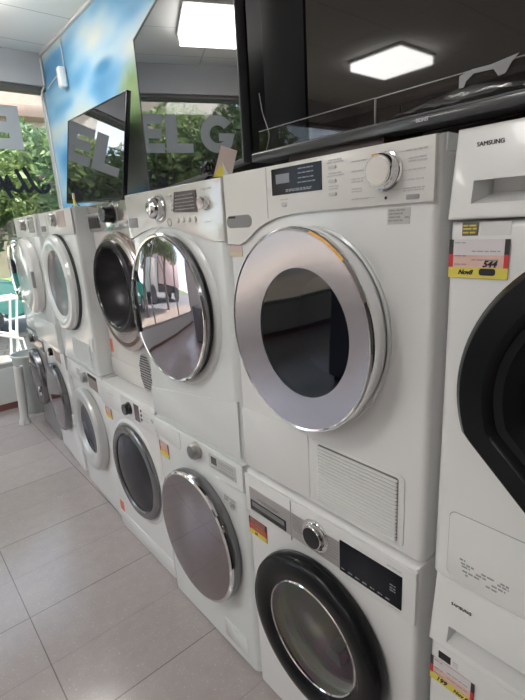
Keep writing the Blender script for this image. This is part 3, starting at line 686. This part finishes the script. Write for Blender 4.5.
obj('door_trim', lathe(B(), [(.196, -.017), (.193, -.020), (.190, -.017)], cx, cz, 80), MATBLACK, d)
part(t, 'red_sticker', box(B(), -.285, -.235, -.0012, 0, .105, .165), mat('sticker_red2', (.70, .16, .10), .4), flat=True)
part(t, 'kick_panel', box(B(), -.295, .295, -.003, .001, .02, .10, .002), WHITE)

# ---- fifth stack
t = machine('tumble_dryer', 'white dryer with a thick white porthole ring and grey side, fifth from the right', (.028, 1.262), 2.0, Z2, .60, .85, .60, (0, .47, .16), WHITE2, UP, cup=.2, bev=.02)
part(t, 'control_panel', box(B(), -.297, .297, -.006, .001, .722, .846, .003), PANELW)
part(t, 'display', box(B(), .06, .19, -.008, -.005, .760, .838, .001), mat('display_pink', (.50, .40, .37), .3), flat=True)
dial(t, .0, .80, .032, .024, SILVER, -.006)
part(t, 'water_tank_drawer', box(B(), -.29, -.15, -.009, -.005, .735, .838, .002), PANELW)
part(t, 'water_tank_handle', box(B(), -.27, -.175, -.0105, -.008, .745, .775, .001), mat('recess_dk', (.20, .20, .20), .5), flat=True)
cx, cz = -.022, .468
d = part(t, 'door', lathe(B(), [(.246, 0), (.254, -.006), (.256, -.03), (.246, -.046), (.222, -.052), (.196, -.048), (.178, -.036)], cx, cz, 88), WHITE2)
obj('door_glass', lathe(B(), [(.18, -.037), (.165, -.028), (.12, -.016), (.05, -.010), (0, -.009)], cx, cz, 80), mat('grey_glass', (.17, .17, .18), .25, coat=.15), d)
obj('door_rim', lathe(B(), [(.261, -.001), (.2605, -.012), (.255, -.014)], cx, cz, 88), RUBBER, d)
grille(t, 'vent_grille', -.06, .24, .03, .16, 12, WHITE, -.001)
part(t, 'red_sticker', box(B(), .25, .29, -.0012, 0, .13, .2), mat('sticker_white', (.75, .74, .72), .4), flat=True)
tg = thing('paper_tag', 'tiny yellow and white paper tag on top of the fifth dryer', 'tag', (.06, 1.30, Z2+.85), (0, 0, -PI/2))
obj('tag_body', prism(B(), [(-.014, 0), (.014, 0), (.006, .045), (-.004, .05)], -.003, .003), TAGY, tg); obj('tag_top', prism(B(), [(-.006, .035), (.007, .035), (.004, .06), (-.003, .062)], -.0045, .0045), PAPER, tg)

t = machine('washing_machine', 'white washer with a broad pale silver porthole ring, standing forward in the lower row', (.036, 1.240), 2.6, 0, .62, .853, .58, (.0, .475, .15), WHITE, LOW, cup=.2)
part(t, 'control_panel', box(B(), -.307, .307, -.006, .001, .735, .848, .003), WHITE)
dial(t, .035, .795, .028, .026, mat('dial_steel', (.40, .42, .42), .3, metal=.6), -.006)
dsp = part(t, 'display', box(B(), .085, .225, -.008, -.005, .750, .832, .001), mat('display_tan', (.30, .24, .21), .3), flat=True)
obj('display_window', box(B(), .085, .225, -.0086, -.007, .815, .832), MATBLACK, dsp, flat=True)
part(t, 'detergent_drawer', box(B(), -.295, -.04, -.0085, -.005, .748, .840, .002), WHITE)
marks('panel_print', [(-.12, -.05, .815), (-.12, -.05, .80), (-.12, -.06, .785)], -.0095, PRINT, t, .007)
cx, cz = .0, .472
d = part(t, 'door', lathe(B(), [(.242, 0), (.248, -.008), (.248, -.036), (.238, -.048), (.216, -.052), (.185, -.048), (.158, -.034), (.151, -.022)], cx, cz, 88), mat('pale_silver_ring', (.60, .60, .60), .3, metal=.35), 'pale silver door ring')
obj('door_glass', lathe(B(), [(.153, -.024), (.125, -.010), (.06, .004), (0, .008)], cx, cz, 72), BLUEGLASS, d)
obj('door_handle', box(B(), -.235, -.208, -.058, -.035, .43, .50, .006), WHITE, d)

# ---- sixth stack
t = machine('tumble_dryer', 'white dryer with a plain white disc door, sixth from the right', (.040, 1.915), 2.5, Z2, .60, .85, .58, (0, .47, .15), WHITE2, UP, cup=.12)
part(t, 'control_panel', box(B(), -.297, .297, -.006, .001, .722, .846, .003), PANELW)
part(t, 'display', box(B(), .105, .255, -.008, -.005, .745, .835, .001), mat('display_green', (.12, .13, .09), .2), flat=True)
dial(t, .0, .795, .034, .03, SILVER, -.006)
cx, cz = -.01, .475
d = part(t, 'door', lathe(B(), [(.232, 0), (.24, -.012), (.238, -.045), (.226, -.058), (.19, -.066), (.10, -.072), (0, -.073)], cx, cz, 88), mat('door_white', (.74, .73, .71), .16, coat=.6))
obj('door_handle', box(B(), .20, .228, -.066, -.050, .42, .52, .005), GREYRUB, d)
part(t, 'kick_panel', box(B(), -.295, .295, -.003, .001, .03, .19, .002), WHITE)

t = machine('washing_machine', 'white washer with a smoked purple door and black knob, before the steel washer', (.072, 1.950), 4.0, 0, .61, .853, .58, (0, .475, .15), WHITE, LOW, cup=.15)
part(t, 'control_panel', box(B(), -.302, .302, -.006, .001, .735, .848, .003), WHITE)
dial(t, -.045, .797, .027, .026, BLACK, -.006)
part(t, 'display', box(B(), .045, .19, -.008, -.005, .755, .835, .001), mat('display_rose2', (.36, .26, .22), .3), flat=True)
part(t, 'detergent_drawer', box(B(), -.295, -.12, -.0085, -.005, .748, .840, .002), WHITE)
cx, cz = -.02, .470
d = part(t, 'door', lathe(B(), [(.24, 0), (.248, -.012), (.246, -.035), (.236, -.046), (.220, -.047)], cx, cz, 88), DARKSTEEL, 'dark grey door ring')
obj('door_glass', lathe(B(), [(.222, -.047), (.18, -.056), (.1, -.064), (0, -.067)], cx, cz, 80), PURPLE, d)

# ---- seventh stack, at the window
t = machine('tumble_dryer', 'farthest dryer beside the window, with a dark glass door', (.120, 2.57), 3.0, Z2, .58, .85, .55, (0, .47, .17), WHITE2, UP, cup=.15)
part(t, 'control_panel', box(B(), -.287, .287, -.006, .001, .722, .846, .003), ROSE)
dial(t, .16, .79, .045, .03, BLACK, -.006, ringmat=CHROME)
cx, cz = -.01, .475
d = part(t, 'door', lathe(B(), [(.235, 0), (.24, -.012), (.238, -.04), (.225, -.055), (.20, -.058), (.185, -.046)], cx, cz, 80), CHROME, 'chrome door ring')
obj('door_glass', lathe(B(), [(.187, -.048), (.15, -.055), (.08, -.06), (0, -.062)], cx, cz, 72), BLUEGLASS, d)
t = machine('washing_machine', 'steel grey washer with a dark door, farthest in the lower row beside the grey bin', (.112, 2.595), 4.0, 0, .56, .85, .55, (0, .475, .17), mat('steel_body', (.40, .39, .39), .3, metal=.6), LOW, cup=.15)
part(t, 'control_panel', box(B(), -.277, .277, -.006, .001, .735, .846, .003), mat('steel_panel', (.46, .44, .43), .22, metal=.7))
dial(t, -.05, .79, .03, .028, BLACK, -.006, ringmat=CHROME)
cx, cz = -.02, .475
d = part(t, 'door', lathe(B(), [(.225, 0), (.235, -.012), (.232, -.04), (.222, -.05), (.21, -.05)], cx, cz, 80), DARKSTEEL, 'dark steel door ring')
obj('door_glass', lathe(B(), [(.212, -.05), (.17, -.062), (.1, -.07), (0, -.073)], cx, cz, 72), mat('dark_mirror', (.20, .18, .20), .04, metal=.85), d)
obj('door_handle', lathe(B(), [(.022, -.05), (.022, -.066), (.014, -.07), (0, -.07)], cx+.15, cz-.08, 28, sz=1.9), CHROME, d)

# ================================================================== televisions on top of the dryers
def television(label, c, yaw, pitch, roll, W, H, T, screen, feet, foot_z, frame=FRAMEK, bez=.010):
    a = Vector((math.sin(yaw), math.cos(yaw), 0)); n = Vector((-math.cos(yaw)*math.cos(pitch), math.sin(yaw)*math.cos(pitch), math.sin(pitch)))
    b = a.cross(n); b = b if b.z > 0 else -b
    A = math.cos(roll)*a+math.sin(roll)*b; Bv = -math.sin(roll)*a+math.cos(roll)*b
    M = Matrix((-A, -n, Bv)).transposed().to_4x4()      # local x to the viewer's right, y into the set, z up
    base = Vector(c)-Bv*(H/2)
    t = thing('television', label, 'television', base, M.to_euler(), 'televisions on top of the dryers')
    obj('back_shell', box(B(), -W/2+.02, W/2-.02, .018, T, .03, H-.03, .02, 2), MATBLACK, t)
    fb = B()
    box(fb, -W/2, W/2, 0, .03, 0, bez*1.5, .002); box(fb, -W/2, W/2, 0, .03, H-bez, H, .002)
    box(fb, -W/2, -W/2+bez, 0, .03, bez, H-bez, .002); box(fb, W/2-bez, W/2, 0, .03, bez, H-bez, .002)
    obj('frame', fb, frame, t)
    obj('screen', box(B(), -W/2+bez*.8, W/2-bez*.8, .003, .02, bez*1.2, H-bez*.8), screen, t, flat=True)
    Mi = (Matrix.Translation(base) @ M).inverted(); vup = Mi.to_3x3() @ Vector((0, 0, 1))
    for fx in feet:
        top = Vector((fx, .03, .01)); wt = (Matrix.Translation(base) @ M) @ top
        h = wt.z-foot_z; bm = B()
        f1 = Mi @ Vector((wt.x-.10*math.cos(yaw), wt.y+.10*math.sin(yaw), foot_z+.006)); f2 = Mi @ Vector((wt.x+.10*math.cos(yaw), wt.y-.10*math.sin(yaw), foot_z+.006))
        tube(bm, [f1, top, f2], .006, 8)
        obj('foot', bm, FRAMEK, t)
    return t
television('tall television above the recessed dryer, its screen mirroring window letters and a ceiling light', (.3878, .8186, 2.1514), .2306, .0125, -.0101, 1.2478, .7736, .055, SCREEN, (-.42, .28), Z2+.85, FRAMEG)
television('television leaning back at the far end, mirroring grey letters over green leaves', (.6133, 2.3833, 2.1072), .0403, .1658, .0478, 1.1979, .6309, .045, SCREEN, (-.45, .35), Z2+.85, FRAMEK)

# the big dark set at the right, with clear border strips and a long speaker bar
TX = .262
t = thing('television', 'huge dark television above the large dryer with a clear border and long speaker bar', 'television', (TX, .112, 1.757), (0, 0, -PI/2), 'televisions on top of the dryers')
TW, TH = 1.72, .98
obj('back_shell', box(B(), .02, TW-.02, .03, .09, .03, TH, .02), MATBLACK, t)
obj('frame', box(B(), 0, .170, -.004, .03, .0, TH, .003), DEEPBLACK, t, 'broad black side panel')
obj('frame', box(B(), .170, TW, .0, .03, TH-.03, TH, .002), FRAMEK, t)
obj('frame', box(B(), TW-.03, TW, .0, .03, 0, TH-.03, .002), FRAMEK, t)
obj('screen', box(B(), .170, TW-.03, .002, .03, .0, TH-.03), SCREEN_D, t, flat=True)
sbx = part(t, 'speaker_bar', box(B(), .0, TW, -.070, -.005, .0, .024, .004, 2), mat('bar_grey', (.035, .036, .04), .28, coat=.3), 'long dark grey speaker bar')
obj('bar_lip', box(B(), .005, TW-.005, -.066, -.02, .024, .0265), FRAMEG, sbx, flat=True)
text('logo', 'SONY', .0095, .570, -.0707, .012, mat('logo_silver', (.5, .5, .5), .4), sbx, bold=.0006, sx=1.15)
ac = part(t, 'clear_border', box(B(), .02, .432, -.052, -.047, .026, .084), ACRYL, 'clear plastic strip')
obj('strip_edge', box(B(), .02, .432, -.0525, -.0465, .084, .0852), mat('acrylic_edge', (.45, .45, .45), .2), ac, flat=True)
ac = part(t, 'clear_border', box(B(), .435, TW, -.052, -.047, .026, .083), ACRYL, 'clear plastic strip')
obj('strip_edge', box(B(), .435, TW, -.0525, -.0465, .083, .0845), bpy.data.materials['acrylic_edge'], ac, flat=True)
obj('strip_edge', box(B(), .435, .4365, -.0525, -.0465, .026, .083), bpy.data.materials['acrylic_edge'], ac, flat=True)
bm = B(); NX, NZ = 16, 5; grid = []
for i in range(NX+1):
    row = []
    for j in range(NZ+1):
        u = i/NX; v = j/NZ
        row.append(bm.verts.new((.50+.30*u, -.056-.012*v*(1-v)*4*random.uniform(.4, 1), .029+(.008+.024*math.sin(PI*u)**1.2*(.6+.4*u))*v+random.uniform(-.002, .002))))
    grid.append(row)
for i in range(NX):
    for j in range(NZ): bm.faces.new((grid[i][j], grid[i+1][j], grid[i+1][j+1], grid[i][j+1]))
film = clear('film', (.62, .62, .64), 2.4, .25, (.9, .9, .9))
part(t, 'protective_film', bm, film, 'crumpled clear film peeling off the border')
bm = prism(B(), [(.640, .056), (.640, .078), (.665, .084), (.70, .083), (.75, .089), (.738, .078), (.728, .062), (.716, .060), (.706, .074), (.668, .076), (.654, .066), (.650, .056)], -.058, -.0565)
part(t, 'protective_film', bm, mat('film_white', (.30, .30, .31), .25), 'loose whitish film hanging over the border')
for xx in (.30, 1.25): part(t, 'stand_foot', box(B(), xx-.16, xx+.16, -.05, .12, Z2+.8525-1.757, .002, .004), mat('stand_dark', (.03, .016, .014), .4) if 'stand_dark' not in bpy.data.materials else bpy.data.materials['stand_dark'])

# shelf of dark brown board the sets stand before
tag(obj('tv_cable', tube(B(), smooth_path([(.245, .121, 1.955), (.245, .110, 1.90), (.243, .092, 1.862), (.243, .083, 1.83), (.243, .103, 1.786)], 6), .0014, 6), mat('wire_grey', (.35, .34, .33), .4)), 'thin pale wire drooping beside the dark television', 'cable')
t = thing('paper_tag', 'folded white and yellow paper tag standing beside the third dryer top', 'tag', (.030, .030, Z2+.85), (0, 0, -.75))
obj('tag_body', prism(B(), [(-.034, 0), (.016, 0), (.036, .062), (-.006, .078)], -.0015, .0015), mat('tag_pinkgrey', (.56, .46, .42), .5), t)
obj('tag_stripe', prism(B(), [(-.034, 0), (.012, 0), (-.012, .030)], -.003, .003), TAGY, t); obj('tag_fold', prism(B(), [(-.004, .0), (.010, .0), (-.006, .036)], -.005, .005), PAPER, t)
bm = B(); random.seed(3)
for k in range(7):
    c0 = Vector((.035+random.uniform(-.01, .03), .105+random.uniform(-.035, .035), Z2+.85+.010))
    pts = [c0+Vector((.018*math.cos(a), .026*math.sin(a+random.uniform(-.3, .3)), .008+.014*(1+math.sin(a*2+k)))) for a in [2*PI*i/10 for i in range(10)]]
    tube(bm, pts, .004, 6, closed=True)
tag(obj('cable_coil', bm, BLACK), 'tangled black cable on top of the third dryer', 'cable')

# grey cabinets added across the aisle to darken reflections in the porthole doors
GCAB = mat('cabinet_grey', (.16, .165, .18), .4)
for k, (yy, hh, lb) in enumerate(((.35, 1.05, 'low grey cabinet added across the aisle to darken reflections, nearest of three, seen only mirrored'), (1.05, 1.25, 'taller grey cabinet added mid-row across the aisle to darken reflections, seen only mirrored'), (1.75, .95, 'lowest grey cabinet added nearest the window to darken reflections, seen only mirrored'))):
    t = thing('stand_in_cabinet', lb, 'cabinet', (-2.75, yy, 0), (0, 0, PI/2), 'grey stand-in cabinets across the aisle')
    obj('body', box(B(), -.32, .32, 0, .6, .05, hh, .008), GCAB, t)
    obj('plinth', box(B(), -.31, .31, .03, .58, 0, .05), MATBLACK, t)
    for s_ in (-1, 1):
        dr = obj('door', box(B(), s_*.16-.155, s_*.16+.155, -.018, 0, .07, hh-.02, .004), GCAB, t)
        obj('handle', tube(B(), [(s_*.03, -.018, hh*.55), (s_*.03, -.04, hh*.55), (s_*.03, -.04, hh*.7), (s_*.03, -.018, hh*.7)], .006), CHROME, dr)

# ================================================================== by the window
t = thing('waste_bin', 'grey plastic waste bin between the steel washer and the window', 'bin', (.185, 3.47, 0))
obj('body', vlathe(B(), [(0, .004), (.105, .0), (.112, .01), (.143, .54), (.148, .555), (.141, .555), (.134, .54), (.105, .02), (0, .018)]), mat('bin_grey', (.50, .53, .52), .5), t)
obj('rim', vlathe(B(), [(.140, .538), (.152, .538), (.154, .553), (.146, .562), (.138, .556), (.140, .538)]), mat('bin_rim', (.58, .60, .59), .45), t)
t = thing('foam_roll', 'white foam sheet roll standing on the floor beside the grey bin', 'roll', (-.008, 3.19, 0), (math.radians(-.5), math.radians(4.0), 0))
rb = B(); prof = [(.034+.004*random.random()+(.008 if i < 2 else 0), .52*i/18) for i in range(19)]
vlathe(rb, [(0, .002)]+prof+[(.030, .522), (.022, .521), (.016, .50), (0, .49)], 28)
for v in rb.verts:
    if v.co.z < .06 and v.co.xy.length > .01: v.co.xy *= 1+.22*math.sin(5*math.atan2(v.co.y, v.co.x))*(1-v.co.z/.06)
obj('sheet', rb, mat('foam_white', (.66, .66, .65), .6), t)
obj('core', vlathe(B(), [(0, .505), (.017, .506), (.017, .524), (.014, .524), (.013, .51), (0, .509)], 20), GREYRUB, t)

# ================================================================== the street outside
def pave_mat():
    m = mat('paving', (.6, .5, .42), .8); n, l, b = nodes(m)
    tc = n.new('ShaderNodeTexCoord'); br = n.new('ShaderNodeTexBrick'); mp = n.new('ShaderNodeMapping'); mp.inputs['Rotation'].default_value = (0, 0, .3)
    br.inputs['Scale'].default_value = 1; br.inputs['Brick Width'].default_value = .4; br.inputs['Row Height'].default_value = .2; br.inputs['Mortar Size'].default_value = .012
    br.inputs['Color1'].default_value = (.27, .22, .18, 1); br.inputs['Color2'].default_value = (.31, .255, .21, 1); br.inputs['Mortar'].default_value = (.15, .115, .10, 1)
    l.new(tc.outputs['Object'], mp.inputs[0]); l.new(mp.outputs[0], br.inputs[0]); l.new(br.outputs[0], b.inputs['Base Color']); return m
struct('pavement', box(B(), -14, 9, Y_WIN+.14, 7.6, -.12, -.01), pave_mat())
struct('road', box(B(), -22, 20, 7.6, 15, -.16, -.05), noise_mix(mat('asphalt', (.15, .15, .16), .9), 30, (.13, .13, .14), (.2, .2, .21)))
struct('verge', box(B(), -22, 20, 15, 24, -.16, -.02), noise_mix(mat('verge_green', (.1, .2, .05), .9), 6, (.08, .14, .04), (.16, .24, .07)))
BARK = noise_mix(mat('bark', (.2, .15, .13), .9), 8, (.13, .095, .09), (.27, .21, .19), bump=.4)
LEAF = []
for k, (c1, c2) in enumerate((((.05, .098, .03), (.19, .26, .095)), ((.065, .125, .038), (.29, .35, .15)), ((.04, .08, .03), (.14, .19, .075)))):
    m = noise_mix(mat('leaf', (.1, .2, .05), .5), 1.6, c1, c2, 6); n, l, b = nodes(m)
    tr = n.new('ShaderNodeBsdfTranslucent'); mx = n.new('ShaderNodeMixShader'); mx.inputs[0].default_value = .35
    l.new(b.inputs['Base Color'].links[0].from_socket, tr.inputs[0]); l.new(b.outputs[0], mx.inputs[1]); l.new(tr.outputs[0], mx.inputs[2]); l.new(mx.outputs[0], n['Material Output'].inputs[0])
    LEAF.append(m)
def tree(x, y, h, blobs, nl, k, label, ls=.11, trunk=.13):
    t = thing('tree', label, 'tree', (x, y, -.02), group='trees along the street')
    tb = B(); pts = smooth_path([(0, 0, 0), (.05, .03, h*.3), (-.06, 0, h*.6), (.0, .05, h*.85)], 5)
    tube(tb, pts, trunk, 10)
    for i in range(5):
        a = i*1.3; tube(tb, smooth_path([(0, 0, h*(.3+.1*i)), (.5*math.cos(a), .5*math.sin(a), h*(.42+.1*i)), (1.0*math.cos(a), .9*math.sin(a), h*(.5+.1*i))], 4), trunk*.32, 7)
    obj('trunk', tb, BARK, t)
    fb = B(); R = random.Random(int(x*31+y*7+k)); tot = sum(b[3]**2 for b in blobs)
    for bx_, by_, bz_, r in blobs:
        for _ in range(int(nl*r*r/tot)):
            d = Vector((R.gauss(0, 1), R.gauss(0, 1), R.gauss(0, 1))).normalized()*r*(R.random()**.4)
            p = Vector((bx_, by_, bz_))+d*Vector((1, 1, .85)) if False else Vector((bx_+d.x, by_+d.y, bz_+d.z*.85))
            u = Vector((R.gauss(0, 1), R.gauss(0, 1), R.gauss(0, .6)-.3)).normalized(); v = u.cross(Vector((R.gauss(0, 1), R.gauss(0, 1), R.gauss(0, 1)))).normalized()
            s = ls*R.uniform(.6, 1.5)
            fb.faces.new([fb.verts.new(q) for q in (p-u*s, p-v*s*.38, p+u*s, p+v*s*.38)])
    obj('foliage', fb, LEAF[k], t, flat=True)
tree(1.9, 6.3, 3.0, [(0, 0, 2.35, .9), (-.8, -.2, 2.45, .75), (.7, .2, 2.4, .9), (-.3, .2, 1.7, .6)], 8500, 0, 'leafy tree just outside the window, its trunk above the farthest washers', .07, .15)
tree(-.1, 6.9, 3.4, [(0, 0, 2.8, .9), (-.8, 0, 2.6, .7), (.5, .2, 2.5, .7)], 7000, 1, 'bright leafy tree behind the large letter E on the window', .07)
tree(-2.2, 6.7, 5.2, [(0, 0, 3.9, 1.1), (-.9, .1, 3.0, .9), (.8, -.1, 3.0, .9), (0, .1, 2.8, .8)], 10000, 0, 'leafy street tree left of the lettered window, seen only mirrored', .075)
tree(-4.9, 7.2, 4.6, [(0, 0, 3.3, 1.1), (-1, 0, 3.0, .9), (.9, 0, 3.0, .8)], 6000, 1, 'street tree far left of the window, seen only in reflections', .08)
tree(4.6, 9.5, 5.0, [(0, 0, 3.2, 1.5), (-1.2, -.4, 2.4, 1.2), (1, .3, 2.3, 1.2)], 3600, 2, 'dark tree standing farther down the street', .14)
tree(1.3, 16.5, 6.5, [(0, 0, 3.4, 2.0), (-1.8, 0, 2.6, 1.6), (2.2, 0, 2.9, 1.8), (0, 0, 1.6, 1.5)], 4200, 2, 'broad dark tree across the road', .2, .2)
tree(-7.2, 17, 6.5, [(0, 0, 3.6, 2.2), (-2.2, 0, 2.8, 1.8), (2.2, 0, 2.9, 1.8), (0, 0, 1.6, 1.6)], 4200, 0, 'broad green tree across the road, seen only mirrored', .2, .2)
tree(9.8, 17, 6.5, [(0, 0, 3.6, 2.2), (-2.2, 0, 2.8, 1.8), (2.2, 0, 2.9, 1.8), (0, 0, 1.6, 1.6)], 4200, 1, 'pale green tree across the road at the right', .2, .2)
# beige building across the way
BEIGE = noise_mix(mat('render_beige', (.66, .52, .42), .85), 2, (.40, .315, .255), (.46, .37, .30))
t = thing('building', 'beige building across the street, its upper wall showing above the trees', 'building', (2.2, 20.5, -.02))
obj('wall', box(B(), -6, 6, 0, 6, 0, 12), BEIGE, t)
obj('balcony', box(B(), 1.5, 3.9, -.9, 0, 6.1, 6.55, .03), mat('balcony_brown', (.34, .22, .17), .8), t)
for xw in (-4.2, -1.4, 1.4, 4.2):
    for zw in (2, 7.2):
        wn_ = obj('window', box(B(), xw-.6, xw+.6, -.03, .05, zw, zw+1.5), mat('win_frame', (.5, .48, .45), .5) if 'win_frame' not in bpy.data.materials else bpy.data.materials['win_frame'], t)
        obj('pane', box(B(), xw-.52, xw+.52, -.05, -.02, zw+.08, zw+1.42), DISPLAY, wn_, flat=True)

# teal car parked on the road, nose to the right
def car(x, y):
    t = thing('car', 'teal car parked on the road outside, just its nose in view at the left', 'car', (x, y, -.05))
    prof = [(-2.0, .42), (-2.02, .75), (-1.9, .95), (-1.0, 1.0), (-.55, 1.42), (.55, 1.45), (1.02, 1.02), (1.75, .94), (1.98, .80), (2.02, .52), (1.95, .32), (1.62, .30)]
    for cx_ in (1.25, -1.25):
        prof += [(cx_+.36*math.cos(a), .30+.36*math.sin(a)) for a in [PI*k/8 for k in range(0, 9)]]
        prof += [(cx_-.5, .26)] if cx_ > 0 else [(-1.9, .30)]
    b = B(); prism(b, prof, -.84, .84, .06, 3); bmesh.ops.bevel(b, geom=[e for e in b.edges if all(v.co.y > .8 for v in e.verts)], offset=.05, segments=2, affect='EDGES')
    body = obj('body', b, mat('teal_paint', (.03, .36, .29), .25, coat=.8), t)
    for s in (-1, 1):
        obj('side_window', prism(B(), [(-.85, 1.04), (-.5, 1.37), (.5, 1.39), (.88, 1.04)], s*.845-.004, s*.845+.004), DISPLAY, t)
        obj('headlight', box(B(), 1.84, 2.0, s*.62-.16, s*.62+.16, .68, .80, .03), mat('lamp_clear', (.85, .83, .80), .1) if 'lamp_clear' not in bpy.data.materials else bpy.data.materials['lamp_clear'], t)
        for cx_ in (1.25, -1.25):
            wb = lathe(B(), [(.0, -.1), (.19, -.1), (.2, -.09), (.28, -.1), (.31, -.06), (.31, .06), (.28, .1), (0, .1)], cx_, .31, 32)
            bmesh.ops.translate(wb, vec=(0, s*.75, 0), verts=wb.verts); wo = obj('wheel', wb, RUBBER, t)
            hb = lathe(B(), [(0, -.112), (.17, -.112), (.18, -.1)], cx_, .31, 24)
            if s > 0:
                for v in hb.verts: v.co.y *= -1
            bmesh.ops.translate(hb, vec=(0, s*.75, 0), verts=hb.verts); obj('hub', hb, STEEL, wo)
    ws = B(); v = [ws.verts.new(p) for p in ((.60, -.68, 1.43), (.60, .68, 1.43), (1.03, .74, 1.04), (1.03, -.74, 1.04))]; ws.faces.new(v)
    bmesh.ops.translate(ws, vec=(.012, 0, .012), verts=ws.verts); obj('windscreen', ws, mat('windscreen', (.25, .42, .40), .05, coat=.8), t)
    obj('bumper', box(B(), 1.80, 2.08, -.80, .80, .36, .56, .05), mat('bumper_grey', (.36, .38, .38), .5), t)
car(-.75, 8.5)
# white folding metal frame on the pavement
t = thing('folding_frame', 'white folding metal frame with crossed legs on the pavement outside', 'frame', (.05, 4.75, -.01))
WM = mat('white_metal', (.80, .82, .81), .4)
for s in (0, .32):
    obj('leg', tube(B(), [(-.75, s, .9), (.38, s, .45), (.43, s, .005)], .014), WM, t)
    obj('leg', tube(B(), [(.40, s+.015, .92), (.34, s+.015, .56), (.26, s+.015, .005)], .014), WM, t)
obj('top_rail', tube(B(), [(-1.0, 0, .88), (.42, 0, .93), (.42, .32, .93), (-1.0, .32, .88)], .016), WM, t)
obj('cross_rail', tube(B(), [(.33, 0, .52), (.33, .32, .52)], .012), WM, t); obj('cross_rail', tube(B(), [(-.72, 0, .89), (-.72, .32, .89)], .012), WM, t)
# delivery van box seen mirrored in the porthole
t = thing('box_truck', 'pinkish box truck on the road, seen only mirrored in a dryer door', 'truck', (-6.8, 10.2, -.05))
obj('cargo_box', box(B(), -2.2, 1.6, -1.1, 1.1, 1.0, 3.1, .05), mat('truck_pink', (.66, .50, .47), .5), t)
obj('cab', prism(B(), [(1.7, .55), (3.4, .55), (3.4, 1.35), (3.0, 2.3), (1.7, 2.35)], -1.0, 1.0, .08), mat('truck_white', (.7, .66, .63), .4), t)
obj('chassis', box(B(), -2.2, 3.3, -.8, .8, .55, .95, .03), MATBLACK, t)
for cx_ in (-1.4, 2.5):
    for s in (-1, 1):
        wb = lathe(B(), [(0, -.13), (.25, -.13), (.42, -.14), (.46, -.08), (.46, .08), (.42, .14), (0, .14)], cx_, .46, 32); bmesh.ops.translate(wb, vec=(0, s*.95, 0), verts=wb.verts); obj('wheel', wb, RUBBER, t)
